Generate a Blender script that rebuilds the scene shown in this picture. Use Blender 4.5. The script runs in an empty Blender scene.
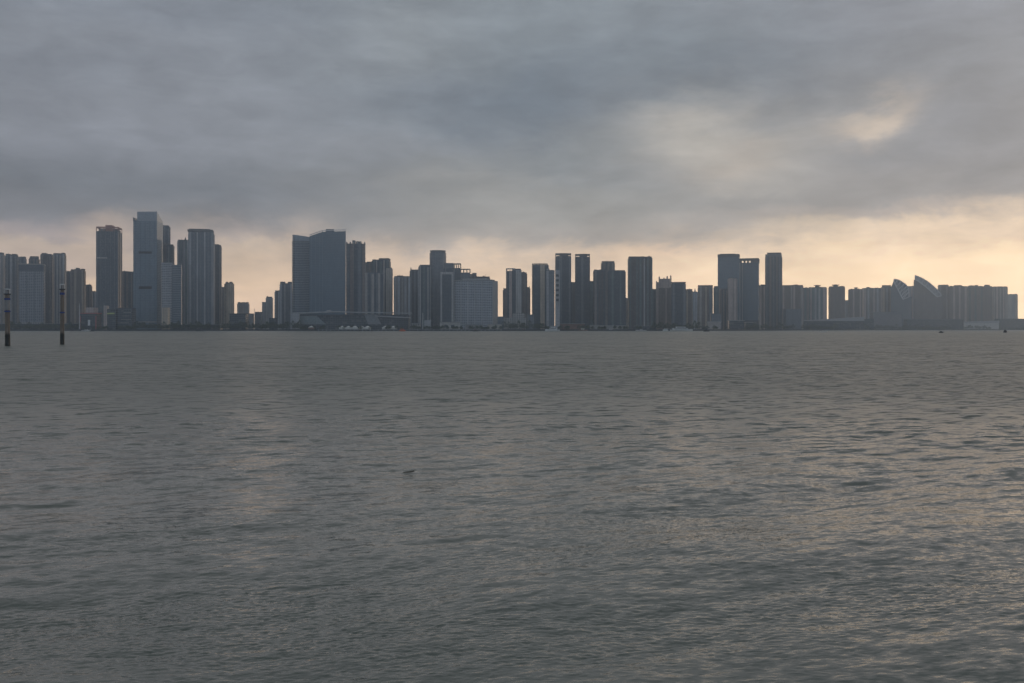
import bpy, math, random
import numpy as np
from mathutils import Vector

random.seed(7)
S = bpy.context.scene
C = S.collection
PI = math.pi
F = 995.0            # focal length in pixels of the 1024 px wide frame
HZ = 329.2           # picture row of the horizon
CAM_H = 3.5          # eye height above the water

# ------------------------------------------------------------------ camera
cd = bpy.data.cameras.new('camera')
cam = bpy.data.objects.new('camera', cd)
C.objects.link(cam)
cam.location = (0, 0, CAM_H)
cam.rotation_euler = (math.radians(90), 0, 0)
cd.sensor_width = 36
cd.lens = 36 * F / 1024
cd.shift_y = -(341.5 - HZ) / 1024
cd.clip_start = 0.1
cd.clip_end = 20000
S.camera = cam

# ------------------------------------------------------------------ colour management
S.view_settings.view_transform = 'Standard'
S.view_settings.look = 'None'
S.view_settings.exposure = 0.0
S.view_settings.gamma = 1.0
S.cycles.use_denoising = True
S.cycles.max_bounces = 6
S.cycles.volume_bounces = 1
S.cycles.glossy_bounces = 3
S.cycles.caustics_reflective = False
S.cycles.caustics_refractive = False

SUN_AZ = math.radians(38)      # to the right of the view axis (+Y)
SUN_EL = math.radians(11)


def lin(c):
    return tuple(((v / 255) / 12.92 if v / 255 <= .04045 else ((v / 255 + .055) / 1.055) ** 2.4) for v in c)


# ------------------------------------------------------------------ node helpers
class N:
    """small helper that strings shader nodes together"""
    def __init__(self, tree):
        self.t = tree

    def new(self, kind, **kw):
        n = self.t.nodes.new(kind)
        for k, v in kw.items():
            setattr(n, k, v)
        return n

    def put(self, sock, v):
        if hasattr(v, 'is_output') or hasattr(v, 'links'):
            self.t.links.new(v, sock)
        else:
            if sock.type == 'RGBA' and len(v) == 3:
                v = (*v, 1)
            sock.default_value = v

    def m(self, op, a, b=None, c=None, clamp=False):
        n = self.new('ShaderNodeMath', operation=op, use_clamp=clamp)
        for i, v in enumerate((a, b, c)):
            if v is not None:
                self.put(n.inputs[i], v)
        return n.outputs[0]

    def vm(self, op, a, b=None, scale=None):
        n = self.new('ShaderNodeVectorMath', operation=op)
        self.put(n.inputs[0], a)
        if b is not None:
            self.put(n.inputs[1], b)
        if scale is not None:
            self.put(n.inputs['Scale'], scale)
        return n.outputs[0]

    def mix(self, f, a, b, blend='MIX'):
        n = self.new('ShaderNodeMix', data_type='RGBA', blend_type=blend)
        self.put(n.inputs[0], f)
        self.put(n.inputs[6], a)
        self.put(n.inputs[7], b)
        return n.outputs[2]

    def noise(self, vec, scale, detail=3, rough=.5, dist=0.0, color=False):
        n = self.new('ShaderNodeTexNoise')
        self.put(n.inputs['Vector'], vec)
        n.inputs['Scale'].default_value = scale
        n.inputs['Detail'].default_value = detail
        n.inputs['Roughness'].default_value = rough
        n.inputs['Distortion'].default_value = dist
        return n.outputs['Color' if color else 'Fac']

    def smooth(self, x, a, b, lo=0.0, hi=1.0):
        n = self.new('ShaderNodeMapRange', interpolation_type='SMOOTHSTEP')
        self.put(n.inputs[0], x)
        n.inputs[1].default_value = a
        n.inputs[2].default_value = b
        n.inputs[3].default_value = lo
        n.inputs[4].default_value = hi
        return n.outputs[0]

    def ramp(self, x, stops):
        n = self.new('ShaderNodeValToRGB')
        n.color_ramp.interpolation = 'EASE'
        e = n.color_ramp.elements
        while len(e) > 1:
            e.remove(e[-1])
        e[0].position = stops[0][0]
        e[0].color = (*stops[0][1], 1)
        for p, c in stops[1:]:
            q = e.new(p)
            q.color = (*c, 1)
        self.put(n.inputs[0], x)
        return n.outputs[0]


# ------------------------------------------------------------------ sky
def build_world():
    w = bpy.data.worlds.new('World')
    S.world = w
    w.use_nodes = True
    t = w.node_tree
    t.nodes.clear()
    n = N(t)
    out = n.new('ShaderNodeOutputWorld')
    sky = n.new('ShaderNodeTexSky', sky_type='NISHITA', sun_disc=False)
    sky.sun_elevation = SUN_EL
    sky.sun_rotation = SUN_AZ
    sky.dust_density = 3.0
    bsky = n.new('ShaderNodeBackground')
    t.links.new(sky.outputs[0], bsky.inputs[0])
    bsky.inputs[1].default_value = 0.05

    d = n.new('ShaderNodeTexCoord').outputs['Generated']
    sep = n.new('ShaderNodeSeparateXYZ')
    t.links.new(d, sep.inputs[0])
    X, Y, Z = sep.outputs
    hyp = n.m('SQRT', n.m('ADD', n.m('MULTIPLY', X, X), n.m('MULTIPLY', Y, Y)))
    az0 = n.m('ARCTAN2', X, Y)
    el0 = n.m('ARCTAN2', Z, hyp)
    # wind-drawn cloud masses: warp the bearing and height angle with long soft noise
    sq = n.vm('MULTIPLY', d, (2.2, 2.2, 7.5))
    wc = n.new('ShaderNodeSeparateXYZ')
    t.links.new(n.noise(sq, 2.1, 6, .62, .4, color=True), wc.inputs[0])
    wob = n.m('SUBTRACT', wc.outputs[0], .5)
    wob2 = n.m('SUBTRACT', wc.outputs[1], .5)
    az = n.m('ADD', az0, n.m('MULTIPLY', wob2, .11))
    lump = n.m('SUBTRACT', n.noise(n.vm('MULTIPLY', d, (7, 7, 12)), 2.3, 6, .6, .4), .5)
    el = n.m('ADD', n.m('ADD', el0, n.m('MULTIPLY', wob, .075)), n.m('MULTIPLY', lump, .045))

    def pos(py, az_px):
        a = math.atan((az_px - 512) / F)
        return max(0.0, math.atan((HZ - py) / F * math.cos(a)) / .8)

    elr = n.m('DIVIDE', el, .8, clamp=True)

    def stops(ax, lst):
        r = [(pos(py, ax), lin(c)) for py, c in lst]
        r.append((.75, lin((106, 115, 124))))
        r.append((1.0, lin((92, 101, 110))))
        return r
    left = n.ramp(elr, stops(120, [(329, (198, 180, 160)), (285, (210, 190, 164)), (252, (186, 173, 158)),
                                   (236, (152, 145, 146)), (215, (122, 124, 131)), (180, (119, 123, 132)),
                                   (120, (128, 132, 141)), (40, (131, 136, 145)), (0, (127, 133, 143))]))
    mid = n.ramp(elr, stops(500, [(329, (226, 206, 180)), (270, (220, 200, 174)), (251, (198, 184, 168)),
                                  (237, (160, 157, 153)), (205, (150, 150, 148)), (160, (135, 139, 143)),
                                  (90, (123, 131, 139)), (0, (126, 134, 142))]))
    right = n.ramp(elr, stops(940, [(329, (254, 234, 200)), (258, (253, 229, 192)), (226, (232, 210, 184)),
                                    (208, (176, 166, 161)), (190, (148, 146, 148)), (120, (137, 139, 145)),
                                    (60, (131, 135, 143)), (0, (135, 139, 148))]))
    c = n.mix(n.smooth(az, -.36, .02), left, mid)
    c = n.mix(n.smooth(az, .02, .40), c, right)
    # cloud masses and thinner, brighter places: column, row, half sizes, tilt, colour, strength
    blobs = [
        (150, 188, 260, 28, 0, (114, 119, 127), .75),
        (60, 70, 110, 24, .1, (116, 121, 131), .6),
        (250, 105, 240, 30, -.05, (138, 143, 152), .5),
        (440, 95, 80, 24, -.2, (118, 124, 133), .55),
        (590, 88, 170, 36, .12, (104, 114, 126), .95),
        (570, 152, 90, 12, .1, (128, 134, 139), .5),
        (720, 142, 80, 34, -.3, (188, 182, 174), .9),
        (745, 158, 38, 14, .2, (188, 174, 162), .5),
        (874, 113, 34, 13, .25, (218, 198, 178), .85),
        (810, 122, 100, 26, .25, (156, 154, 152), .45),
        (400, 30, 70, 30, .3, (142, 148, 154), .6),
        (700, 40, 90, 18, .2, (122, 130, 138), .6),
        (330, 150, 120, 14, .1, (134, 138, 146), .5),
        (830, 190, 130, 10, .05, (142, 141, 142), .5),
        (985, 140, 60, 50, 0, (120, 123, 131), .8),
        (880, 62, 90, 22, .3, (128, 132, 140), .5),
        (480, 200, 110, 26, 0, (152, 151, 149), .6),
        (480, 238, 190, 9, 0, (150, 147, 145), .5),
        (60, 262, 90, 14, 0, (166, 154, 150), .5),
        (115, 240, 34, 14, .5, (196, 178, 160), .45),
        (192, 232, 30, 15, -.5, (186, 170, 156), .4),
        (345, 268, 130, 24, 0, (212, 190, 166), .45),
        (655, 250, 60, 14, .1, (232, 204, 174), .6),
        (690, 228, 170, 14, .05, (150, 147, 146), .45),
        (985, 238, 45, 10, 0, (205, 186, 168), .5),
        (1000, 210, 60, 10, .1, (222, 200, 176), .5),
    ]
    for px, py, rx, ry, rot, col, st in blobs:
        a0 = math.atan((px - 512) / F)
        e0 = math.atan((HZ - py) / F * math.cos(a0))
        ra, re = rx / F, ry / F
        da = n.m('SUBTRACT', az, a0)
        de = n.m('SUBTRACT', el, e0)
        ca, sa = math.cos(rot), math.sin(rot)
        p = n.m('DIVIDE', n.m('ADD', n.m('MULTIPLY', da, ca), n.m('MULTIPLY', de, sa)), ra)
        q = n.m('DIVIDE', n.m('SUBTRACT', n.m('MULTIPLY', de, ca), n.m('MULTIPLY', da, sa)), re)
        g = n.m('EXPONENT', n.m('MULTIPLY', n.m('ADD', n.m('MULTIPLY', p, p), n.m('MULTIPLY', q, q)), -.9))
        c = n.mix(n.m('MULTIPLY', g, st, clamp=True), c, lin(col))
    # the gap of open evening sky under the cloud deck is brighter than the deck
    c = n.mix(n.smooth(el0, .0, .135, 1.0, 0.0), c, n.vm('MULTIPLY', c, (1.78, 1.57, 1.44)))
    c = n.mix(n.smooth(el0, -.08, -.01), lin((80, 84, 86)), c)
    # unseen sky behind the viewer, set brighter and bluer to light the facades
    back = n.smooth(n.m('ABSOLUTE', az0), 1.0, 2.0)
    c = n.mix(n.m('MULTIPLY', back, n.smooth(el0, -.05, .5, 1.0, .75)), c, lin((150, 163, 180)))
    # fine cloud texture
    f1 = n.noise(n.vm('MULTIPLY', d, (3, 3, 11)), 2.4, 6, .55, .2)
    f2 = n.noise(n.vm('MULTIPLY', d, (1.2, 1.2, 4)), 3.0, 4, .5)
    g1 = n.m('ADD', n.m('MULTIPLY', n.m('SUBTRACT', f1, .5), .46), 1.0)
    g2 = n.m('ADD', n.m('MULTIPLY', n.m('SUBTRACT', f2, .5), .34), 1.0)
    f3 = n.noise(n.vm('MULTIPLY', d, (5, 5, 14)), 3.2, 5, .6, .5)
    g = n.m('MULTIPLY', n.m('MULTIPLY', g1, g2), n.m('ADD', n.m('MULTIPLY', n.m('SUBTRACT', f3, .5), .5), 1.0))
    f4 = n.noise(n.vm('MULTIPLY', d, (9, 9, 26)), 3.6, 5, .65, .6)
    g = n.m('MULTIPLY', g, n.m('ADD', n.m('MULTIPLY', n.m('SUBTRACT', f4, .5), .17), 1.0))
    comb = n.new('ShaderNodeCombineXYZ')
    for i in range(3):
        n.put(comb.inputs[i], n.m('MULTIPLY', g, (1.0, .995, .985)[i]))
    c = n.vm('MULTIPLY', c, comb.outputs[0])
    bcl = n.new('ShaderNodeBackground')
    t.links.new(c, bcl.inputs[0])
    bcl.inputs[1].default_value = 1.14
    mx = n.new('ShaderNodeMixShader')
    mx.inputs[0].default_value = .96          # cloud cover
    t.links.new(bsky.outputs[0], mx.inputs[1])
    t.links.new(bcl.outputs[0], mx.inputs[2])
    t.links.new(mx.outputs[0], out.inputs[0])


build_world()

sd = bpy.data.lights.new('sun', 'SUN')
sd.energy = 0.5
sd.angle = math.radians(140)
sd.color = (1.0, .80, .68)
sun = bpy.data.objects.new('sun', sd)
C.objects.link(sun)
sv = Vector((math.sin(SUN_AZ) * math.cos(SUN_EL), math.cos(SUN_AZ) * math.cos(SUN_EL), math.sin(SUN_EL)))
sun.rotation_euler = sv.to_track_quat('Z', 'Y').to_euler()
sun.location = (600, 1200, 400)


# ------------------------------------------------------------------ materials
def new_mat(name):
    m = bpy.data.materials.new(name)
    m.use_nodes = True
    n = N(m.node_tree)
    b = m.node_tree.nodes['Principled BSDF']
    return m, n, b


_mats = {}


def plain(name, col, rough=.7, var=.18, scale=.25, metal=0.0):
    if name in _mats:
        return _mats[name]
    m, n, b = new_mat(name)
    tc = n.new('ShaderNodeTexCoord').outputs['Object']
    f = n.noise(tc, scale, 4, .6)
    dark = tuple(v * (1 - var) for v in col)
    lite = tuple(min(1, v * (1 + var)) for v in col)
    n.put(b.inputs['Base Color'], n.mix(n.smooth(f, .3, .7), dark, lite))
    b.inputs['Roughness'].default_value = rough
    b.inputs['Metallic'].default_value = metal
    _mats[name] = m
    return m


def facade(wall, glass, fh=3.2, bw=3.6, wf=.55, hf=.5, slab=None, rough_g=.18, var=.3, curt=.35):
    """grid of windows: floor height fh, bay width bw, window share wf x hf, optional slab-edge colour"""
    key = ('facade', wall, glass, fh, bw, wf, hf, slab, var, curt)
    if key in _mats:
        return _mats[key]
    m, n, b = new_mat('facade')
    tc = n.new('ShaderNodeTexCoord')
    P = n.new('ShaderNodeSeparateXYZ')
    m.node_tree.links.new(tc.outputs['Object'], P.inputs[0])
    Nn = n.new('ShaderNodeSeparateXYZ')
    m.node_tree.links.new(tc.outputs['Normal'], Nn.inputs[0])
    anx = n.m('ABSOLUTE', Nn.outputs[0])
    any_ = n.m('ABSOLUTE', Nn.outputs[1])
    u = n.m('ADD', n.m('MULTIPLY', P.outputs[0], any_), n.m('MULTIPLY', P.outputs[1], anx))
    u = n.m('ADD', n.m('DIVIDE', u, bw), 200.37)
    v = n.m('ADD', n.m('DIVIDE', P.outputs[2], fh), 0.13)
    fu = n.m('FRACT', u)
    fv = n.m('FRACT', v)
    mu = n.m('COMPARE', fu, .5, wf / 2)
    mv = n.m('COMPARE', fv, .5, hf / 2)
    win = n.m('MULTIPLY', mu, mv)
    cell = n.new('ShaderNodeCombineXYZ')
    n.put(cell.inputs[0], n.m('FLOOR', u))
    n.put(cell.inputs[1], n.m('FLOOR', v))
    wn = n.new('ShaderNodeTexWhiteNoise', noise_dimensions='3D')
    m.node_tree.links.new(cell.outputs[0], wn.inputs['Vector'])
    gl = n.mix(wn.outputs[0], tuple(x * (1 - var) for x in glass), tuple(min(1, x * (1 + var)) for x in glass))
    curtain = n.m('GREATER_THAN', wn.outputs[0], .88)
    gl = n.mix(n.m('MULTIPLY', curtain, curt), gl, (.3, .29, .27))
    nz = n.noise(n.vm('MULTIPLY', tc.outputs['Object'], (1, 1, .25)), .12, 4, .6)
    wl = n.mix(n.smooth(nz, .3, .7), tuple(x * .84 for x in wall), tuple(x * 1.14 for x in wall))
    if slab:
        wl = n.mix(n.m('LESS_THAN', fv, .2), wl, slab)
    col = n.mix(win, wl, gl)
    roof = n.m('GREATER_THAN', Nn.outputs[2], .6)
    col = n.mix(roof, col, (.16, .16, .16))
    n.put(b.inputs['Base Color'], col)
    wr = n.m('MULTIPLY', win, n.m('SUBTRACT', 1.0, roof))
    n.put(b.inputs['Roughness'], n.m('SUBTRACT', .75, n.m('MULTIPLY', wr, .75 - rough_g)))
    _mats[key] = m
    return m


# facade palette (real base colours)
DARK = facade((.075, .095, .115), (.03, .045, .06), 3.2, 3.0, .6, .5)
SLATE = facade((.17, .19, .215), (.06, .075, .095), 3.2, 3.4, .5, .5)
BLUE = facade((.10, .145, .185), (.085, .13, .17), 3.8, 2.6, .86, .78, var=.08, curt=0.0, rough_g=.12)
BLUE_PALE = facade((.15, .20, .24), (.12, .165, .205), 3.8, 2.6, .82, .76, var=.12, curt=.05, rough_g=.12)
GREY = facade((.38, .385, .395), (.07, .08, .10), 3.2, 3.2, .4, .45)
PALE = facade((.43, .425, .41), (.09, .10, .12), 3.2, 4.0, .3, .4)
BEIGE = facade((.46, .42, .36), (.09, .095, .105), 3.2, 3.8, .3, .4)
TAN = facade((.48, .40, .31), (.10, .095, .095), 3.2, 3.6, .35, .4)
BROWN = facade((.22, .185, .17), (.08, .07, .07), 3.2, 3.4, .45, .5)
PINKISH = facade((.50, .41, .37), (.11, .10, .10), 3.2, 3.6, .35, .45)
BANDED = facade((.32, .33, .35), (.07, .08, .10), 3.7, 3.7, .8, .5, slab=(.42, .43, .45))
BANDED_DARK = facade((.15, .18, .21), (.06, .08, .10), 3.9, 3.4, .9, .5, slab=(.22, .25, .28), curt=0.0)
GRID = facade((.34, .36, .39), (.07, .08, .10), 3.6, 4.2, .68, .5, slab=(.50, .52, .55))
LOWRISE = facade((.36, .35, .33), (.06, .07, .08), 4.2, 5.0, .6, .5)
LOWDARK = facade((.09, .10, .11), (.04, .05, .06), 4.2, 5.0, .8, .6)
DARK_W = facade((.10, .09, .09), (.04, .042, .05), 3.1, 3.3, .5, .55)
SLATE_W = facade((.21, .19, .18), (.07, .07, .075), 3.0, 3.8, .45, .5)
SLATE_G = facade((.14, .19, .20), (.05, .08, .09), 3.3, 2.9, .6, .55)
GREY_W = facade((.40, .37, .34), (.08, .08, .09), 3.1, 3.4, .45, .4)
PALE_C = facade((.42, .45, .48), (.08, .10, .12), 3.3, 4.4, .35, .45)
VARI = {DARK: [DARK, DARK, DARK_W], SLATE: [SLATE, SLATE_W, SLATE_G], GREY: [GREY, GREY_W], PALE: [PALE, PALE_C]}
CONC = plain('concrete', (.26, .26, .26), .85)
CONC_D = plain('dark_concrete', (.12, .125, .13), .85)
STEEL_D = plain('dark_steel', (.07, .08, .09), .5)
STEEL_L = plain('light_steel', (.58, .58, .58), .45)
BLACK = plain('louvre_black', (.012, .013, .015), .8)
GLASS_SCREEN = plain('screen_glass', (.22, .26, .30), .25, .1)
RUST = plain('red_lead_steel', (.34, .17, .14), .7)
REDP = plain('red_cladding', (.38, .10, .09), .6)
WHITE = plain('white_paint', (.72, .72, .70), .5, .06)
TENT = plain('tent_fabric', (.66, .64, .58), .8, .1)
ROOF_PALE = plain('pale_metal_roof', (.36, .365, .37), .5, .1)
ROOF_GREY = plain('grey_metal_roof', (.22, .24, .26), .5, .1)
BRICKISH = plain('reddish_brown_tile', (.20, .12, .09), .8)
ORANGE = plain('orange_paint', (.62, .13, .04), .5, .1)
HULL_D = plain('dark_hull_paint', (.03, .035, .045), .5)
BLUEP = plain('blue_paint', (.035, .06, .22), .5)
LIME = plain('lime_sign_board', (.45, .50, .18), .6)


# ------------------------------------------------------------------ mesh helpers
class MB:
    def __init__(self):
        self.v, self.f = [], []

    def prism(self, poly, z0, z1, base=None):
        """poly counter-clockwise [(x, y)]; z1 a number or one height per corner"""
        k = len(self.v)
        n = len(poly)
        z1s = z1 if isinstance(z1, (list, tuple)) else [z1] * n
        b = base or poly
        self.v += [(x, y, z0) for x, y in b]
        self.v += [(x, y, z) for (x, y), z in zip(poly, z1s)]
        self.f.append([k + i for i in reversed(range(n))])
        self.f.append([k + n + i for i in range(n)])
        for i in range(n):
            j = (i + 1) % n
            self.f.append([k + i, k + j, k + n + j, k + n + i])
        return self

    def box(self, x0, x1, y0, y1, z0, z1):
        return self.prism([(x0, y0), (x1, y0), (x1, y1), (x0, y1)], z0, z1)

    def cyl(self, cx, cy, r, z0, z1, n=16, r2=None):
        r2 = r if r2 is None else r2
        a = [2 * PI * i / n for i in range(n)]
        return self.prism([(cx + r2 * math.cos(t), cy + r2 * math.sin(t)) for t in a], z0, z1,
                          [(cx + r * math.cos(t), cy + r * math.sin(t)) for t in a])

    def beam(self, p, q, w, d=None):
        """square bar from p to q"""
        p, q = Vector(p), Vector(q)
        ax = (q - p).normalized()
        up = Vector((0, 1, 0)) if abs(ax.y) < .9 else Vector((1, 0, 0))
        s = ax.cross(up).normalized()
        t = ax.cross(s)
        d = d or w
        k = len(self.v)
        for e in (p, q):
            for a, b in ((-1, -1), (1, -1), (1, 1), (-1, 1)):
                self.v.append(tuple(e + s * a * w / 2 + t * b * d / 2))
        self.f += [[k, k + 3, k + 2, k + 1], [k + 4, k + 5, k + 6, k + 7]]
        for i in range(4):
            j = (i + 1) % 4
            self.f.append([k + i, k + j, k + 4 + j, k + 4 + i])
        return self

    def xz(self, pts, y0, y1):
        """outline in x-z, clockwise or not, extruded in y"""
        k = len(self.v)
        n = len(pts)
        self.v += [(x, y0, z) for x, z in pts] + [(x, y1, z) for x, z in pts]
        self.f.append([k + i for i in range(n)])
        self.f.append([k + n + i for i in reversed(range(n))])
        for i in range(n):
            j = (i + 1) % n
            self.f.append([k + j, k + i, k + n + i, k + n + j])
        return self

    def build(self, name, mat, parent=None, loc=None, smooth=False):
        me = bpy.data.meshes.new(name)
        me.from_pydata(self.v, [], self.f)
        me.validate()
        import bmesh
        bm = bmesh.new()
        bm.from_mesh(me)
        bmesh.ops.recalc_face_normals(bm, faces=bm.faces)
        bm.to_mesh(me)
        bm.free()
        if smooth:
            me.polygons.foreach_set('use_smooth', [True] * len(me.polygons))
        me.materials.append(mat)
        o = bpy.data.objects.new(name, me)
        C.objects.link(o)
        if parent:
            o.parent = parent
        if loc:
            o.location = loc
        return o


def tag(o, label=None, cat=None, group=None, kind=None):
    if label:
        o['label'] = label
    if cat:
        o['category'] = cat
    if group:
        o['group'] = group
    if kind:
        o['kind'] = kind
    return o


def empty(name, loc, rz, label, cat, group=None):
    o = bpy.data.objects.new(name, None)
    C.objects.link(o)
    o.location = loc
    o.rotation_euler = (0, 0, rz)
    return tag(o, label, cat, group)


# ------------------------------------------------------------------ coast
GZ = 3.0                                  # level of the far quay
COAST = [(-200, 2050), (690, 2050), (790, 2600), (870, 3250), (1024, 3750), (1300, 3850)]   # (column, distance)


def coast(px):
    for (a, ya), (b, yb) in zip(COAST, COAST[1:]):
        if px <= b:
            return ya + (yb - ya) * max(0, px - a) / (b - a)
    return COAST[-1][1]


def wx(px, Y):
    return (px - 512) / F * Y


def wz(py, Y):
    return CAM_H + (HZ - py) / F * Y


# ------------------------------------------------------------------ towers
class T:
    pass


FOOT = []


def tower(name, label, px0, px1, py, layer, ratio=.9, side=None, cat='tower', group='high-rise towers of the far shore',
          plan=None, Yabs=None):
    """Fits a footprint so the building spans columns px0..px1 as seen across the water, top at row py."""
    pc = (px0 + px1) / 2
    Y = Yabs or coast(pc) + 150 + layer * 85
    az = math.atan((pc - 512) / F)
    if side is None:
        side = math.degrees(-az) * .45 + random.uniform(-5, 5)
    th = -az - math.radians(side)
    w = (px1 - px0) / F * Y * .85
    plan = plan or [(-.5, -.5), (.5, -.5), (.5, .5), (-.5, .5)]
    cx = wx(pc, Y)
    cyy = Y
    for _ in range(25):
        P = []
        for a, b in plan:
            x, y = a * w, b * w * ratio
            P.append((cx + x * math.cos(th) - y * math.sin(th), cyy + x * math.sin(th) + y * math.cos(th)))
        pr = [512 + F * x / y for x, y in P]
        w *= (px1 - px0) / (max(pr) - min(pr))
        cx += ((px0 + px1) / 2 - (max(pr) + min(pr)) / 2) / F * Y
    ymin = min(y for _, y in P)
    t = T()
    t.W, t.D = w, w * ratio
    t.ymin = ymin
    t.H = wz(py, ymin) - GZ
    t.root = empty(name, (cx, cyy, GZ), th, label, cat, group)
    t.z = lambda row: wz(row, ymin) - GZ       # local height of a picture row on this building
    t.m = lambda n_px: n_px / F * ymin         # metres of n pixels
    FOOT.append((label, cx, cyy, t.W, t.D, th))
    return t


def body(t, mat, H=None, x0=-.5, x1=.5, inset=0.0, z0=0, name='facade_block'):
    return MB().box(x0 * t.W + inset, x1 * t.W - inset, -t.D / 2 + inset, t.D / 2 - inset, z0, H or t.H).build(name, mat, t.root)


def parapet(t, mat, z, h=2.2, x0=-.5, x1=.5, over=0.15, thick=.5):
    a, b = x0 * t.W - over, x1 * t.W + over
    c, d = -t.D / 2 - over, t.D / 2 + over
    m = MB()
    m.box(a, b, c, c + thick, z, z + h).box(a, b, d - thick, d, z, z + h)
    m.box(a, a + thick, c + thick, d - thick, z, z + h).box(b - thick, b, c + thick, d - thick, z, z + h)
    return m.build('parapet', mat, t.root)


def plant(t, mat, z, h, x0, x1, y0=-.3, y1=.3, name='plant_room'):
    return MB().box(x0 * t.W, x1 * t.W, y0 * t.D, y1 * t.D, z, z + h).build(name, mat, t.root)


def bays(t, mats, n=4, share=.5, depth=1.4, H=None, drop=3.0, sides=True, off=0.0):
    """projecting vertical bays on the front, back and side faces"""
    H = H or t.H
    n = max(1, n)
    rb = random.Random(n * 31 + t.W)
    for i in range(n):
        c = (i + .5 + off + rb.uniform(-.13, .13) * (n > 1)) / n - .5
        hw = share / n / 2 * rb.uniform(.6, 1.35)
        hw = min(hw, .5 + c, .5 - c)
        x0, x1 = (c - hw) * t.W, (c + hw) * t.W
        mt = mats[i % len(mats)]
        top = H - drop * ((i * 7 + 3) % 3) / 2
        for s in (-1, 1):
            MB().box(x0, x1, min(s * t.D / 2, s * (t.D / 2 - depth - .3)), max(s * t.D / 2, s * (t.D / 2 - depth - .3)), 0, top).build('bay', mt, t.root)
    if sides:
        k = max(1, round(n * t.D / t.W))
        for i in range(k):
            c = (i + .5) / k - .5
            hw = share / k / 2 * .8
            y0, y1 = (c - hw) * t.D, (c + hw) * t.D
            for s in (-1, 1):
                MB().box(min(s * t.W / 2, s * (t.W / 2 - depth - .3)), max(s * t.W / 2, s * (t.W / 2 - depth - .3)), y0, y1, 0, H - 2).build('bay', mats[0], t.root)


def resid(t, core, mats, n=4, share=.5, plants=((-.3, -.05, 4), (.1, .35, 5)), off=0.0, parap=True, depth=1.6, pm=None):
    """residential slab: recessed dark core, projecting lighter bays, stair and lift housings on the roof"""
    rq = random.Random(t.root['label'])
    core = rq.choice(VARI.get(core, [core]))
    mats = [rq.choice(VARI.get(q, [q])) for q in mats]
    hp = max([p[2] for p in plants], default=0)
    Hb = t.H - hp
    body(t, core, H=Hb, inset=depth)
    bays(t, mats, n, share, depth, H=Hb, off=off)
    z = Hb
    if parap:
        m = MB()
        a, b, c, d = -t.W / 2 + depth, t.W / 2 - depth, -t.D / 2 + depth, t.D / 2 - depth
        m.box(a, b, c, c + .4, z, z + 1.3).box(a, b, d - .4, d, z, z + 1.3)
        m.box(a, a + .4, c + .4, d - .4, z, z + 1.3).box(b - .4, b, c + .4, d - .4, z, z + 1.3)
        m.build('parapet', pm or CONC_D, t.root)
    for x0, x1, h in plants:
        plant(t, core if h > 5 else (pm or CONC_D), z, h, x0, x1, -.36, .36)
    return t


def frame_crown(t, mat, z, h, n=4, x0=-.5, x1=.5, rail=1.6):
    """open roof frame: posts carrying a ring beam, sky between"""
    m = MB()
    a, b, c, d = x0 * t.W + .2, x1 * t.W - .2, -t.D / 2 + .2, t.D / 2 - .2
    pw = 1.2
    for i in range(n + 1):
        x = a + pw / 2 + (b - a - pw) * i / n
        m.box(x - pw / 2, x + pw / 2, c, c + pw, z, z + h - rail)
        m.box(x - pw / 2, x + pw / 2, d - pw, d, z, z + h - rail)
    m.box(a, b, c, c + pw, z + h - rail, z + h)
    m.box(a, b, d - pw, d, z + h - rail, z + h)
    m.box(a, a + pw, c + pw, d - pw, z + h - rail, z + h)
    m.box(b - pw, b, c + pw, d - pw, z + h - rail, z + h)
    return m.build('roof_frame', mat, t.root)


def podium(t, mat, h, ex=.12, dz=.18):
    return MB().box(-t.W * (.5 + ex), t.W * (.5 + ex), -t.D * (.5 + dz), -t.D * .5, 0, h).build('podium', mat, t.root)


def simple(name, label, px0, px1, py, layer, core, mats, n=3, share=.5, plants=((-.3, 0, 4),), **kw):
    kt = {k: kw.pop(k) for k in ('ratio', 'side', 'cat', 'group', 'Yabs') if k in kw}
    t = tower(name, label, px0, px1, py, layer, **kt)
    resid(t, core, mats, n, share, plants, **kw)
    return t


APT = 'apartment towers of the far shore'
R = 'apartment_tower'


def apt(label, *a, **k):
    k.setdefault('cat', 'apartment tower')
    k.setdefault('group', APT)
    t = simple(R, label, *a, **k)
    rr = random.Random(label)
    top = max([p[2] for p in (k.get('plants') or (a[8] if len(a) > 8 else ((0, 0, 4),)))], default=0)
    zb = t.H - top
    for i in range(max(1, int(t.W / 16))):
        x = rr.uniform(-.42, .36)
        w = rr.uniform(.05, .12)
        h = rr.uniform(1.2, 3.6)
        MB().box(x * t.W, (x + w) * t.W, -t.D * .3, t.D * .1, zb, zb + h).build('stair_head', CONC_D, t.root)
    if rr.random() < .4:
        MB().cyl(rr.uniform(-.3, .3) * t.W, 0, .35, zb, zb + rr.uniform(4, 8), 6, .15).build('antenna', STEEL_D, t.root)
    return t


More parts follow.
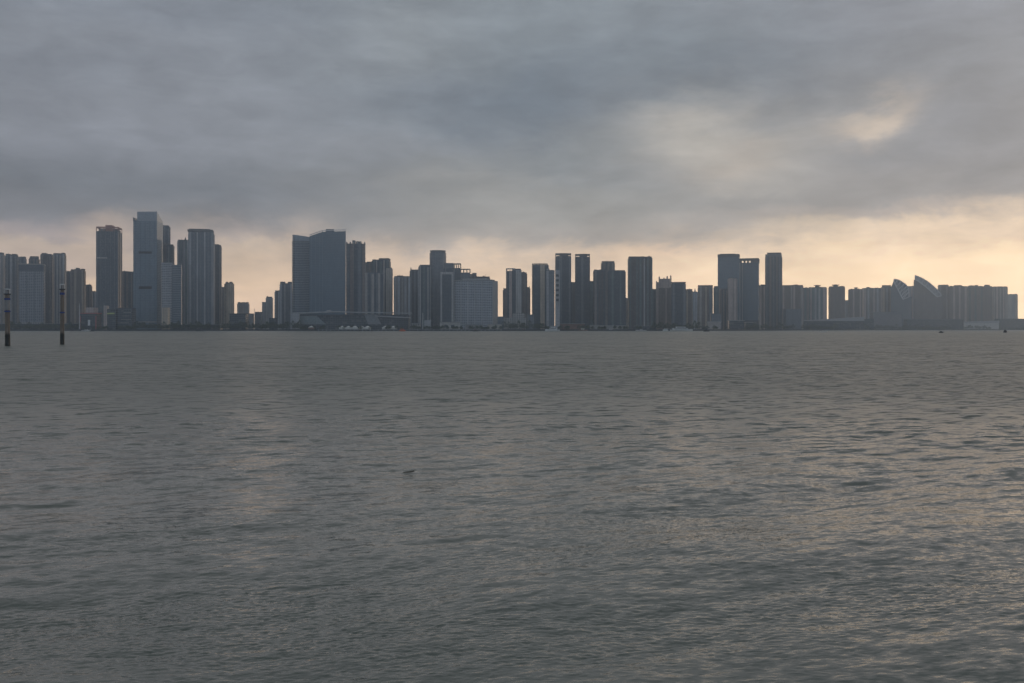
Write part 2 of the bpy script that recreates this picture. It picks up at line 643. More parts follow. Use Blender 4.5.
# ---- western cluster
apt('flat-roofed grey apartment tower cut by the edge of the photo, behind the first beacon pile', -12, 5.2, 252, 2, SLATE, [GREY], 3, .45, ((-.2, .45, 3),))
apt('dark apartment tower with two roof boxes rising directly above the first beacon pile', 4.8, 19, 253.6, 3, DARK, [SLATE, GREY], 3, .4, ((-.45, -.1, 3), (.05, .42, 3)))
apt('narrow dark tower with a low square top just left of the white gridded hotel', 18, 27, 256.4, 4, DARK, [SLATE], 2, .5, ((-.35, .4, 3),))
t = tower('hotel', 'hotel with a white window grid and dark top band behind the two beacon piles', 18.5, 45.5, 263.3, 1, .7, 6, 'hotel', None)
body(t, facade((.22, .24, .27), (.06, .07, .09), 3.6, 4.2, .68, .5, slab=(.34, .36, .39)), H=t.z(271), inset=.3)
MB().box(-t.W / 2, t.W / 2, -t.D / 2, t.D / 2, t.z(271), t.z(264.4)).build('dark_top_band', DARK, t.root)
parapet(t, CONC, t.z(264.4), t.m(1.0))
for xx in (-.5, -.2, .1, .4):
    MB().box(xx * t.W, xx * t.W + 2.2, -t.D / 2 - .5, -t.D / 2, 0, t.z(271)).build('pier', SLATE, t.root)
podium(t, LOWRISE, t.m(7), .02)
apt('dark tower whose square roof box peeks over the white gridded hotel', 28.5, 40, 256, 3, DARK, [SLATE], 3, .4, ((-.38, .42, 5),))
t = apt('dark apartment tower with a pale lit sign strip, beside the white gridded hotel', 40, 54, 252.8, 2, DARK, [SLATE, DARK], 3, .45, ((-.4, 0, 4), (.15, .4, 2)))
MB().box(-.42 * t.W, -.12 * t.W, -t.D / 2 - .5, -t.D / 2 - .05, t.z(282), t.z(264)).build('sign_strip', plain('pale_cladding', (.5, .46, .42)), t.root)
apt('broad pale-ribbed apartment tower standing behind the second beacon pile', 52.5, 66.5, 252.5, 3, SLATE, [GREY, PALE], 4, .55, ((-.4, .1, 2), (.2, .45, 3)))
apt('low dark tower squeezed between the pale-ribbed tower and the brownish tower', 65.5, 71, 271, 4, DARK, [DARK], 2, .4, ((-.3, .3, 2),))
apt('brownish apartment tower with small roof knobs, right behind the thin shore mast', 70, 86, 267.6, 2, BROWN, [BROWN, TAN], 4, .5, ((-.1, .1, 5), (.3, .48, 3)))
apt('short dark tower between the brownish tower and the red-crowned tower', 85, 92.4, 284.4, 3, DARK, [BROWN], 2, .5, ((-.3, .35, 2),))
apt('lowest grey block tucked against the foot of the red-crowned tower', 90.5, 97, 291, 4, SLATE, [GREY], 2, .5, ((-.3, .2, 2),))

# red-crowned tower
t = tower('office_tower', 'tall dark tower with a reddish unfinished crown and one pale floor band', 96, 122.3, 224.5, 1, .9, 12, 'office tower')
zb = t.z(231)
body(t, facade((.09, .11, .13), (.055, .07, .085), 3.6, 2.2, .7, .62), H=zb, inset=.9)
for i, (a, b) in enumerate(((-.5, -.44), (-.3, -.27), (-.08, -.05), (.13, .16), (.3, .33), (.44, .5))):
    MB().box(a * t.W, b * t.W, -t.D / 2, -t.D / 2 + .88, 0, zb - .5).build('pier', SLATE, t.root)
for a, b in ((-.5, -.42), (-.1, .1), (.42, .5)):
    MB().box(t.W / 2 - .88, t.W / 2, a * t.D, b * t.D, 0, zb - .5).build('pier', SLATE, t.root)
MB().box(-.46 * t.W, 0.0 * t.W, -t.D / 2 - .4, -t.D / 2 - .02, t.z(258.4), t.z(257.2)).build('pale_floor_band', PALE, t.root)
frame_crown(t, RUST, zb, t.z(226.5) - zb, 6, rail=3)
MB().box(-.12 * t.W, .2 * t.W, -.3 * t.D, .3 * t.D, zb, t.H).build('roof_core', RUST, t.root)
MB().box(-.42 * t.W, -.15 * t.W, -.3 * t.D, .3 * t.D, zb, t.z(228)).build('roof_core', CONC, t.root)
MB().box(.25 * t.W, .46 * t.W, -.36 * t.D, .3 * t.D, zb, t.z(229)).build('roof_core', CONC_D, t.root)
podium(t, LOWDARK, t.m(18), .03)
apt('mid-height dark tower between the red-crowned tower and the tallest glass tower', 121, 134.5, 271, 3, DARK, [SLATE], 3, .45, ((-.4, .1, 2),))

# tallest tower: glass, two mechanical slots, sloped roof screen
t = tower('office_tower', 'tallest blue glass tower with two dark slots and a sloped glass roof screen', 133, 163.2, 217.4, 1, .95, 16, 'office tower')
zb = t.z(221)
W2, D2 = t.W / 2, t.D / 2
body(t, BLUE_PALE, H=zb, inset=.4, name='glass_facade')
m = MB().box(-W2, -W2 + 1.2, -D2, D2, zb, t.z(217.4)).box(-W2 + 1.2, -W2 * .6, -D2, -D2 + 1, zb, zb + t.m(.6))
m.build('parapet', BLUE, t.root)
MB().prism([(-W2 * .66, -D2 + .2), (W2 - .2, -D2 + .2), (W2 - .2, D2 - .5), (-W2 * .66, D2 - .5)], zb,
           [t.z(211.6), t.z(211.3), t.z(219.5), t.z(219.5)]).build('roof_screen', GLASS_SCREEN, t.root)
for za, zc in ((251.2, 253.6), (286.2, 289.0)):
    MB().box(-W2 * .52, W2 * .56, -D2 - .15, -D2 + .6, t.z(zc), t.z(za)).build('mechanical_slot', BLACK, t.root)
for i in range(5):
    x = -W2 + (i + .5) * t.W / 5
    MB().box(x - .25, x + .25, -D2 - .05, -D2 + .38, t.m(9), zb).build('mullion_fin', BLUE, t.root)
MB().box(-W2 * .96, W2 * .96, -D2 - .3, -D2 + .3, t.m(6.8), t.m(8.2)).build('canopy', CONC, t.root)
apt('rounded dark tower directly behind the tallest glass tower', 160, 170.6, 225, 3, DARK, [SLATE], 3, .5, ((-.3, .35, 3),))
apt('slim dark tower with a stepped shoulder, behind the paler banded block', 161, 174.6, 243.4, 2, DARK, [SLATE, DARK], 4, .4, ((-.4, .15, 3),), ratio=.7)
t = tower('apartment_tower', 'pale banded slab of two widths against the side of the tallest glass tower', 161.5, 182, 262.4, 0, .6, 4, 'apartment tower', APT)
body(t, BANDED, x1=.02, H=t.H - 2)
body(t, BANDED_DARK, x0=.05, H=t.z(264.6))
MB().box(.02 * t.W, .05 * t.W, -t.D / 2 + 2, t.D / 2, 0, t.H - 4).build('recess', DARK, t.root)
parapet(t, CONC, t.H - 2, 2, x1=.02)
# twin slabs
t = apt('grey slab with a tiny roof spike, joined to the wide flat-capped tower', 177, 189.5, 239.5, 2, SLATE, [GREY, SLATE], 4, .5, ((-.4, .45, 2),), ratio=.8)
MB().cyl(.2 * t.W, 0, 2.2, t.H, t.H + t.m(2), 10, 1.2).cyl(.2 * t.W, 0, .5, t.H + t.m(2), t.H + t.m(3), 6).build('roof_spike', STEEL_D, t.root)
t = tower('office_tower', 'wide ribbed tower with a dark overhanging flat cap, between two shoulder slabs', 188, 214.8, 228.4, 1, .8, 4, 'office tower')
body(t, facade((.15, .175, .20), (.08, .10, .125), 3.5, 2.4, .7, .6), H=t.z(231.4), inset=1)
bays(t, [GREY, SLATE], 7, .42, 1, H=t.z(232), drop=0)
MB().box(-t.W / 2 - 1, t.W * .47, -t.D / 2 - 1, t.D / 2 + 1, t.z(231.2), t.z(229.2)).build('flat_cap', CONC_D, t.root)
MB().box(-t.W * .46, t.W * .36, -t.D / 2 + 2, t.D / 2 - 2, t.z(229.2), t.z(228.5)).build('roof_deck', STEEL_D, t.root)
apt('darker shoulder slab on the east flank of the wide flat-capped tower', 213, 221.8, 244, 3, DARK, [SLATE, DARK], 3, .5, ((-.3, .2, 3),))
apt('low pale block almost hidden between the shoulder slab and the round-cornered tower', 219.5, 226.5, 287, 4, SLATE, [GREY], 2, .5, ((-.3, .3, 1.5),))
t = tower('apartment_tower', 'lone round-cornered tower with a knobbed roof at the edge of the open gap', 224.2, 234.3, 281.6, 2, .9, 0, 'apartment tower', APT,
          plan=[(math.cos(a) * .5, math.sin(a) * .5) for a in [i * PI / 6 + PI / 12 for i in range(12)]])
MB().prism([(math.cos(i * PI / 6 + PI / 12) * t.W / 2, math.sin(i * PI / 6 + PI / 12) * t.D / 2) for i in range(12)], 0, t.H - 5).build('facade_block', TAN, t.root)
plant(t, BROWN, t.H - 5, 3, -.38, .38)
plant(t, CONC_D, t.H - 2, 2, -.3, -.12)
plant(t, CONC_D, t.H - 2, 2, .02, .3)
apt('small square three-knobbed block alone in the wide sunset gap', 237, 249.6, 302, 4, GREY, [PALE, GREY], 3, .6, ((-.45, -.25, 2), (-.08, .12, 2), (.3, .45, 2)))
t = apt('small two-step block standing alone in the sunset gap, its taller half eastward', 265.5, 273.2, 296.6, 4, GREY, [PALE], 2, .6, ((-.3, .3, 1.5),))
MB().box(-t.W * 1.05, -t.W * .5, -t.D * .4, t.D * .4, 0, t.z(302)).build('lower_wing', GREY, t.root)
apt('slim dark apartment slab at the end of the sunset gap', 274.4, 280.5, 290.4, 2, SLATE, [PALE], 2, .4, ((-.4, .1, 1.5),))
apt('apartment tower with two roof turrets beside the round banded glass tower', 279.5, 294, 281.6, 3, SLATE, [PALE, GREY, SLATE], 4, .5, ((-.46, -.12, 5), (.1, .38, 5)))

# glass pair
n_arc = [(-.5, .1), (-.46, -.2), (-.34, -.4), (-.15, -.48), (.1, -.5), (.5, -.5), (.5, .5), (-.5, .5)]
t = tower('office_tower', 'round-cornered banded tower with a slanted glass crown, joined beside the widest glass tower', 292, 312, 234.3, 1, .8, 0, 'office tower', plan=n_arc)
pl = [(a * t.W, b * t.D) for a, b in n_arc]
MB().prism(pl, 0, t.z(241.4)).build('banded_facade', BANDED_DARK, t.root)
zt = [t.z(234.3 + (a + .5) * 2.8) for a, b in n_arc]
MB().prism([(a * .97, b * .97) for a, b in pl], t.z(241.4), zt).build('glass_crown', GLASS_SCREEN, t.root)
MB().prism([(a * 1.01, b * 1.01) for a, b in pl], t.z(242), t.z(241)).build('ledge', CONC_D, t.root)
zp = [(-.5, -.12), (-.14, -.5), (.5, -.36), (.5, .5), (-.4, .5)]
t = tower('office_tower', 'widest blue glass tower, two-faced, its roof edge rising to the east', 309.5, 345.8, 229, 1, .75, 0, 'office tower', plan=zp, Yabs=2260)
pl = [(a * t.W, b * t.D) for a, b in zp]
MB().prism(pl, 0, [t.z(v + 1.2) for v in (234.3, 230.6, 229.2, 229.6, 233)]).build('glass_facade', BLUE, t.root)
m = MB()
tops = [t.z(v) for v in (233.9, 230.2, 228.6, 229.2, 232.6)]
for i in range(3):
    (xa, ya), (xb, yb) = pl[i - 1 if i else 0], pl[i if i else 1]
edge = [(0, 1), (1, 2)]
for i, j in edge:
    m.beam((*pl[i], tops[i] - 1), (*pl[j], tops[j] - 1), 1.6, .8)
m.build('roof_rail', STEEL_L, t.root)
MB().beam((*pl[1], 0), (*pl[1], tops[1] - 2), 1.2).build('corner_fin', BLUE_PALE, t.root)
MB().box(-.05 * t.W, .18 * t.W, -.2 * t.D, .2 * t.D, t.z(231), t.z(228.2)).build('plant_room', STEEL_D, t.root)

# castellated tower
t = tower('apartment_tower', 'dark castellated tower with a deep central recess, close beside the widest glass tower', 346, 365.6, 240, 1, .8, 3, 'apartment tower', APT)
zb = t.z(243.5)
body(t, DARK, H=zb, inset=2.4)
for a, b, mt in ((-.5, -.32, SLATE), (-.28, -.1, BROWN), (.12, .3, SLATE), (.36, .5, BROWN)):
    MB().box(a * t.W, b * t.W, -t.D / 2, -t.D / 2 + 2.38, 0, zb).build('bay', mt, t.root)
MB().box(-t.W / 2, -t.W / 2 + 2.3, -.4 * t.D, .4 * t.D, 0, zb).build('bay', SLATE, t.root)
MB().box(t.W / 2 - 2.3, t.W / 2, -.4 * t.D, .4 * t.D, 0, zb).build('bay', SLATE, t.root)
m = MB()
for i in range(6):
    x = -t.W / 2 + i * (t.W - 2.4) / 5
    m.box(x, x + 2.4, -t.D / 2, t.D / 2, zb, t.z(241.8))
m.build('battlements', PALE, t.root)
plant(t, CONC_D, zb, t.H - zb, -.18, -.02)
plant(t, CONC_D, zb, t.z(241) - zb, .02, .3)

apt('short dark block filling the notch beside the castellated tower', 364.5, 372.5, 261.5, 3, DARK, [SLATE], 2, .5, ((-.2, .45, 3),))
apt('lower ribbed slab in front of the stepped tower, over the ferry terminal', 364, 384, 272, 1, SLATE, [GREY, DARK], 6, .5, ((-.2, .1, 1.5),), ratio=.5)
t = apt('stepped dark tower with a notched skyline behind the lower ribbed slab', 371.5, 391, 258, 3, DARK, [SLATE, GREY], 5, .45, ((-.46, -.28, 2), (-.1, .48, 5)))
apt('narrow sand-coloured slab on the flank of the stepped dark tower', 385.8, 392.8, 267.6, 2, TAN, [BEIGE], 1, .7, ((-.3, .4, 1.5),))
apt('light-ribbed apartment slab between the sand-coloured slab and the corner-spiked block', 393.6, 411, 275.3, 2, SLATE, [GREY, PALE, GREY], 5, .5, ((-.3, .05, 3), (.2, .4, 1.5)))
t = apt('dark block with a small corner post on its roof, west of the round drum tower', 409.6, 420, 269.4, 3, DARK, [SLATE], 3, .5, ((.1, .45, 1.5),))
MB().box(-t.W / 2 + 1.7, -t.W / 2 + 4, -t.D / 2 + 1.7, -t.D / 2 + 4, t.H - 2, t.z(267.6)).build('corner_post', CONC_D, t.root)
apt('slab with two pale ribs touching the round drum tower', 418.3, 430.5, 264.6, 2, DARK, [PALE, SLATE], 3, .4, ((-.35, .45, 3),))
# drum tower
rp = [(math.cos(i * PI / 10) * .5, math.sin(i * PI / 10) * .5) for i in range(20)]
t = tower('office_tower', 'round drum-topped tower, tallest of the central cluster', 429.6, 446.2, 250, 3, 1, 0, 'office tower', plan=rp)
pl = [(a * t.W, b * t.D) for a, b in rp]
MB().prism(pl, 0, t.z(252.4)).build('drum_facade', SLATE, t.root)
MB().prism([(a * .9, b * .9) for a, b in pl], t.z(252.4), t.z(250.9)).build('roof_drum', CONC_D, t.root)
MB().prism([(a * .96, b * .96) for a, b in pl], t.z(250.9), t.z(250)).build('roof_disc', CONC, t.root)
MB().box(-t.W * .3, t.W * .3, -t.D * .62, -t.D * .46, 0, t.z(265)).build('front_wing', SLATE, t.root)
t = tower('apartment_tower', 'tower topped by an open beam frame, right behind the tall pale-edged slab', 443, 461.3, 262.4, 2, .8, 3, 'apartment tower', APT)
body(t, DARK, H=t.z(268), inset=1.2)
bays(t, [SLATE, DARK], 4, .5, 1.2, H=t.z(268))
plant(t, SLATE, t.z(268), t.z(262.8) - t.z(268), -.45, .08)
frame_crown(t, CONC_D, t.z(268), t.z(263.2) - t.z(268), 3, x0=.1)
t = tower('apartment_tower', 'dark slab with bright vertical edges in front of the beam-framed tower', 440.6, 453.4, 272, 0, .7, 0, 'apartment tower', APT)
body(t, DARK, H=t.H - 2, inset=1)
for a, b in ((-.5, -.38), (.36, .5)):
    MB().box(a * t.W, b * t.W, -t.D / 2 - .3, t.D / 2 - 1, 0, t.H).build('edge_wall', PALE, t.root)
MB().box(-.38 * t.W, .36 * t.W, -t.D / 2, -t.D / 2 + 1, t.H - 5, t.H).build('lintel_beam', PALE, t.root)
t = tower('apartment_tower', 'low tower with a slatted roof pergola stepping down toward the broad hotel', 460, 470.5, 268.6, 2, .8, 3, 'apartment tower', APT)
body(t, SLATE, H=t.z(272.5), inset=.6)
frame_crown(t, CONC_D, t.z(272.5), t.z(268.8) - t.z(272.5), 3)
apt('small boxy tower just above the western end of the broad banded hotel', 469.5, 477, 272.8, 3, DARK, [SLATE], 2, .5, ((-.1, .45, 4),))
apt('dark flat slab showing as a strip above the roof of the broad banded hotel', 475.5, 490.2, 276.4, 3, DARK, [DARK], 4, .5, ((-.48, .48, 1.5),), ratio=.5)
# broad hotel
t = tower('hotel', 'broad hotel with pale horizontal bands and a blank pale end wall', 453.8, 497.8, 278.4, 0, .34, 22, 'hotel', None)
body(t, GRID, H=t.z(280.6), inset=.4)
MB().box(t.W / 2 - .38, t.W / 2 + .2, -t.D / 2, t.D / 2, 0, t.z(281.5)).build('end_wall', plain('pale_render', (.36, .35, .34)), t.root)
MB().box(-.5 * t.W, .42 * t.W, -.5 * t.D, .5 * t.D, t.z(280.6), t.z(279.2)).build('parapet', CONC, t.root)
MB().box(-.3 * t.W, .3 * t.W, -.3 * t.D, .4 * t.D, t.z(279.2), t.z(278.2)).build('plant_room', PALE, t.root)
for i in range(5):
    x = (-.5 + i * .18) * t.W
    MB().box(x, x + 1.2, -t.D / 2 - .2, -t.D / 2 + .38, 0, t.z(281)).build('pier', PALE, t.root)

# ---- central cluster, east of the hotel
apt('low narrow slab at the foot of the gate-topped tower', 502.8, 508, 288.5, 3, DARK, [BROWN], 1, .5, ((-.3, .3, 1),))
t = tower('apartment_tower', 'gate-topped tower with a dark centre between two beige ribs', 506, 521.6, 268.2, 1, .8, 0, 'apartment tower', APT)
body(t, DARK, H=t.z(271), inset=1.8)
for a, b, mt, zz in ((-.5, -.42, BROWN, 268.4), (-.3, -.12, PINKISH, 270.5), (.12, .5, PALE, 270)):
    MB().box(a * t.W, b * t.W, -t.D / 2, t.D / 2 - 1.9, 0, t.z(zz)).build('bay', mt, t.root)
MB().box(-.42 * t.W, .1 * t.W, -t.D / 2, -t.D / 2 + 1.5, t.z(269.4), t.z(268.2)).build('gate_beam', PALE, t.root)
plant(t, CONC_D, t.z(271), t.z(268.6) - t.z(271), -.1, .46)
apt('slim stepped slab behind the gate-topped tower', 519.5, 527.2, 272, 2, BROWN, [DARK, SLATE], 2, .5, ((-.3, .2, 2),))
apt('lowest end slab beside the narrow sky slit, east of the gate-topped tower', 525, 530.4, 287, 3, SLATE, [BROWN], 1, .5, ((-.3, .3, 1.5),))
t = tower('low_building', 'stepped pale podium building at the foot of the gate-topped tower', 503, 526.5, 313, 0, .5, 0, 'low building', 'low buildings along the far shore')
MB().box(-.5 * t.W, .5 * t.W, -.5 * t.D, .5 * t.D, 0, t.z(318)).build('facade_block', LOWRISE, t.root)
MB().box(-.1 * t.W, .42 * t.W, -.3 * t.D, .3 * t.D, t.z(318), t.z(313)).build('upper_storey', LOWRISE, t.root)
t = tower('apartment_tower', 'tower of alternating dark and beige stripes facing the white moored ship', 532, 549.6, 263.3, 1, .8, 2, 'apartment tower', APT)
body(t, DARK, H=t.z(265), inset=1.8)
for a, b, mt in ((-.5, -.46, BROWN), (-.38, -.1, DARK), (-.03, .24, TAN), (.36, .5, GREY)):
    MB().box(a * t.W, b * t.W, -t.D / 2, t.D / 2 - 1.9, 0, t.z(265 if b < .3 else 268.5)).build('bay', mt, t.root)
frame_crown(t, CONC_D, t.z(265), t.z(263.4) - t.z(265), 4, x1=.4, rail=1.5)
t = tower('apartment_tower', 'slab with a pale strip pierced by a column of six dark openings', 546, 559.8, 270, 0, .7, 0, 'apartment tower', APT)
body(t, SLATE, x1=.14, H=t.H, inset=.5)
body(t, GREY, x0=.16, H=t.H)
MB().box(-.46 * t.W, -.3 * t.W, -t.D / 2 - .6, -t.D / 2 + .4, 0, t.z(271)).build('bay', GREY, t.root)
for i in range(6):
    zc = t.z(275.5 + i * 4.9)
    MB().box(.24 * t.W, .42 * t.W, -t.D / 2 - .35, -t.D / 2 + .5, zc - 2.6, zc + 2.6).build('sky_garden', BLACK, t.root)
for args in ((('tall dark twin tower nearer the six-opening slab, crown lined with small roof frames'), 555.2, 571.2, 252.9, 2, 4),
             (('tall dark twin tower with rounded shoulders, second in from the six-opening slab'), 575, 590, 253.6, 2, 3)):
    lb, a, b, y, ly, nn = args
    t = tower('apartment_tower', lb, a, b, y, ly, .85, 0, 'apartment tower', APT)
    zb = t.z(y + 3)
    body(t, DARK, H=zb, inset=1.2)
    bays(t, [DARK, SLATE], nn, .55, 1.2, H=zb, drop=0)
    frame_crown(t, CONC_D, zb, t.z(y + .3) - zb, nn, rail=t.m(1.2))
    plant(t, CONC_D, zb, t.H - zb, -.2, .3)
apt('mid-height filler slab between the two tall dark twin towers', 569.5, 576, 282, 3, SLATE, [DARK], 2, .5, ((-.4, .1, 1.5),))
apt('mid-height filler slab beyond the second tall dark twin tower', 588.5, 594.5, 281, 3, DARK, [SLATE], 1, .5, ((-.2, .4, 1.5),))
apt('dark broad front tower with a flat knobbed roof, west half of the three-tower group', 593, 607.8, 269.4, 1, DARK, [SLATE, DARK, DARK], 4, .5, ((-.46, -.3, 2), (-.1, .2, 2)))
apt('taller rear tower raising its head between the two broad dark front towers', 600.8, 615, 261, 3, DARK, [SLATE], 3, .5, ((-.46, .46, 2),))
apt('dark broad front tower with a level roof, east half of the three-tower group', 607.6, 625.8, 270, 1, DARK, [DARK, SLATE], 5, .5, ((-.1, .1, 1.5), (.3, .45, 1.5)))
apt('short slip of a tower in the slit beside the big seamed slab', 624.5, 628.6, 298, 3, SLATE, [GREY], 1, .5, ((-.3, .3, 1),))
t = apt('big flat-topped slab with a pale vertical seam off centre', 627.6, 652.6, 256.2, 1, DARK, [SLATE, DARK, SLATE], 7, .42, ((-.48, .1, 2), (.2, .34, 1.5)), ratio=.7)
MB().box(.12 * t.W, .17 * t.W, -t.D / 2 - .5, -t.D / 2 + 1, 0, t.H - 5).build('seam_wall', GREY, t.root)
apt('low dark slab linking the seamed slab and the turreted tower', 650.8, 657.5, 289, 2, DARK, [SLATE], 2, .5, ((-.3, .2, 1.5),))
# turreted
t = tower('apartment_tower', 'ornate beige tower crowned with a cluster of pointed turrets', 655.8, 671.6, 275, 2, .8, 0, 'apartment tower', APT)
body(t, BROWN, H=t.z(288), inset=1.4)
bays(t, [PINKISH, BROWN], 4, .5, 1.4, H=t.z(287.5), drop=2)
plant(t, PINKISH, t.z(288), t.z(282) - t.z(288), -.44, .44, -.4, .4, 'upper_storeys')
plant(t, PINKISH, t.z(282), t.z(278.5) - t.z(282), -.3, .4, -.3, .3, 'upper_storeys')
for x, r in ((-.45, 280.5), (-.28, 275.8), (.02, 277.2), (.22, 275.6), (.45, 274.9)):
    MB().box(x * t.W - 1.6, x * t.W + 1.6, -t.D * .42, -t.D * .42 + 3.2, t.z(288), t.z(r + 1)).prism(
        [(x * t.W - .2, -t.D * .42 + 1.4), (x * t.W + .2, -t.D * .42 + 1.4), (x * t.W + .2, -t.D * .42 + 1.8), (x * t.W - .2, -t.D * .42 + 1.8)],
        t.z(r + 1), t.z(r),
        [(x * t.W - 1.6, -t.D * .42), (x * t.W + 1.6, -t.D * .42), (x * t.W + 1.6, -t.D * .42 + 3.2), (x * t.W - 1.6, -t.D * .42 + 3.2)]).build('turret', PINKISH, t.root)
t = apt('plain dark tower with a deep flat cap, immediately east of the turreted tower', 671, 686, 281.8, 1, DARK, [SLATE, DARK], 3, .5, ((-.5, .5, 2.6),))
apt('lower brown slab between the flat-capped dark tower and the small spired block', 685, 692.8, 289, 2, BROWN, [TAN, BROWN], 2, .5, ((-.3, .46, 2),))
t = apt('small pale block carrying a single pointed spire', 691.5, 698.4, 291.5, 3, GREY, [PALE], 1, .5, ((-.3, .3, 2),))
MB().cyl(0, 0, t.m(.9), t.H, t.z(288), 8, .3).build('spire', CONC, t.root)
t = apt('squat tower with a dark roof band and beige middle, behind the small dark shore boat', 697.6, 713, 285, 1, BROWN, [GREY, TAN, SLATE], 3, .5, ((-.5, .5, 3.2),))
apt('narrow dark slab wedged beside the big two-tower glass pair', 713.2, 719, 286, 2, DARK, [SLATE], 1, .5, ((-.2, .3, 1.5),))
# glass pair with pale infill
t = tower('office_tower', 'flat-topped glass tower with a dark plain cap, behind the pinkish slab', 717.6, 740, 253.4, 3, .8, 3, 'office tower')
body(t, BLUE, H=t.z(257), inset=.3, name='glass_facade')
MB().box(-t.W / 2, t.W / 2, -t.D / 2, t.D / 2, t.z(257), t.z(253.9)).build('cap', STEEL_D, t.root)
MB().box(-t.W * .4, t.W * .3, -t.D * .4, t.D * .4, t.z(253.9), t.H).build('plant_room', CONC_D, t.root)
apt('pinkish apartment slab standing in front of the flat-topped glass tower', 727.6, 737.4, 277.6, 1, BROWN, [PINKISH], 2, .7, ((-.4, .4, 1.5),))
apt('dark ribbed slab covering the western foot of the flat-topped glass tower', 719, 728.6, 288.5, 2, DARK, [SLATE], 3, .4, ((-.3, .1, 1.5),))
t = tower('office_tower', 'tower with three square openings in its crown and pale vertical edges', 737, 759.6, 258, 2, .8, 3, 'office tower')
zb = t.z(262.4)
body(t, BLUE, H=zb, inset=.8)
for a, b in ((-.5, -.34), (-.28, -.24), (.46, .5)):
    MB().box(a * t.W, b * t.W, -t.D / 2, -t.D / 2 + .78, 0, zb).build('edge_fin', PALE if a < -.2 else BLUE_PALE, t.root)
m = MB()
m.box(-.5 * t.W, .5 * t.W, -t.D / 2, -t.D / 2 + 2, t.z(259.6), t.z(258))
m.box(-.5 * t.W, .5 * t.W, t.D / 2 - 2, t.D / 2, t.z(259.6), t.z(258))
for a, b in ((-.5, -.32), (-.2, -.15), (-.04, .01), (.12, .5)):
    m.box(a * t.W, b * t.W, -t.D / 2, -t.D / 2 + 2, zb, t.z(259.6))
    m.box(a * t.W, b * t.W, t.D / 2 - 2, t.D / 2, zb, t.z(259.6))
m.build('crown_wall', CONC_D, t.root)
podium(t, LOWDARK, t.m(9), .02)
apt('low brown tower half hidden between the three-opening tower and the chamfered tower', 758, 766.5, 284.4, 3, BROWN, [PINKISH], 2, .5, ((-.2, .3, 3),))
t = tower('office_tower', 'slender ribbed tower with a chamfered crown, last tall one before the low eastern blocks', 765, 782.4, 252.3, 1, .9, 3, 'office tower')
zb = t.z(256)
body(t, DARK, H=zb, inset=1)
bays(t, [SLATE, BROWN], 5, .5, 1, H=zb, drop=0)
w2, d2 = t.W / 2, t.D / 2
MB().box(-w2 + .8, w2 - .8, -d2 + .8, d2 - .8, zb, t.z(254)).build('crown_block', SLATE, t.root)
MB().box(-w2 * .72, w2 * .82, -d2 * .8, d2 * .8, t.z(254), t.z(252.8)).build('crown_neck', CONC_D, t.root)
MB().box(-w2 * .8, w2 * .9, -d2 * .9, d2 * .9, t.z(252.8), t.H).build('crown_slab', CONC_D, t.root)

# ---- eastern blocks
EA = 'low eastern apartment blocks'


def dome_block(label, a, b, y, ly, core, mats, n, bump=None, ybump=None, **k):
    t = apt(label, a, b, y, ly, core, mats, n, .5, (), group=EA, **k)
    if bump:
        x0 = ((bump[0] - a) / (b - a) - .5) * t.W
        x1 = ((bump[1] - a) / (b - a) - .5) * t.W
        c, r = (x0 + x1) / 2, (x1 - x0) / 2
        MB().cyl(c, 0, r * .6, t.H - .5, t.z(ybump + .9), 12).cyl(c, 0, r, t.z(ybump + .9), t.z(ybump + .3), 14).cyl(c, 0, r * .6, t.z(ybump + .3), t.z(ybump), 12, r * .3).build('roof_pavilion', CONC_D, t.root)
    return t


dome_block('ribbed block with a tiny pavilion, attached east of the slender chamfered tower', 781, 803.5, 285.4, 2, BROWN, [PINKISH, BROWN, GREY], 6, (794, 799), 284)
dome_block('recessed slim block between the ribbed block and the first pavilion-topped block', 801, 809, 288, 3, SLATE, [BROWN], 2, (798.8, 803), 285.2)
dome_block('pale-ribbed block with a wide mushroom pavilion, first before the bright sky slit', 808, 827, 287.4, 2, SLATE, [PINKISH, GREY, PALE], 4, (813.5, 821), 284.6, ratio=.7)
dome_block('dark block with a wide mushroom pavilion, between the two bright sky slits', 828.2, 845.2, 286.6, 2, BROWN, [BROWN, SLATE], 5, (831, 840), 284.2, ratio=.7)
dome_block('short pale block showing in the second bright sky slit', 844.4, 849, 300.5, 3, GREY, [PALE], 1)
dome_block('brownish block with a small pavilion, first after the second sky slit', 848, 862.5, 289.3, 2, BROWN, [BROWN, PINKISH], 4, (853.5, 858.5), 287, ratio=.7)
dome_block('long ribbed block with pale stripes leading up to the smaller sail building', 861.5, 882, 288.2, 2, SLATE, [PINKISH, GREY, BROWN], 6, (865.5, 869.5), 286.6, ratio=.6)
t = dome_block('block with a raised flat roof box behind the smaller sail building', 880.5, 892.5, 287.5, 2, BROWN, [TAN, GREY], 3, ratio=.7)
plant(t, BROWN, t.H - .5, t.m(2.6), -.42, .4)
dome_block('small pinkish block in the notch between the two sail buildings', 906.5, 915.5, 286.4, 3, PINKISH, [GREY], 2)
dome_block('dark block rising behind the tail of the larger sail building', 937.5, 949, 285, 3, BROWN, [GREY, BROWN], 3, ratio=.7)
t = dome_block('brown block with two roof boxes, second east of the larger sail building', 948, 967.5, 286.4, 2, BROWN, [BROWN, PINKISH], 6, ratio=.5)
plant(t, BROWN, t.H - .5, t.m(1.6), -.2, .2)
t = dome_block('broad ribbed block with a knobbed roof, third east of the larger sail building', 966.5, 983, 286.3, 2, BROWN, [SLATE, BROWN], 5, ratio=.6)
plant(t, BROWN, t.H - .5, t.m(1.3), -.4, -.1)
plant(t, BROWN, t.H - .5, t.m(1.6), .0, .2)
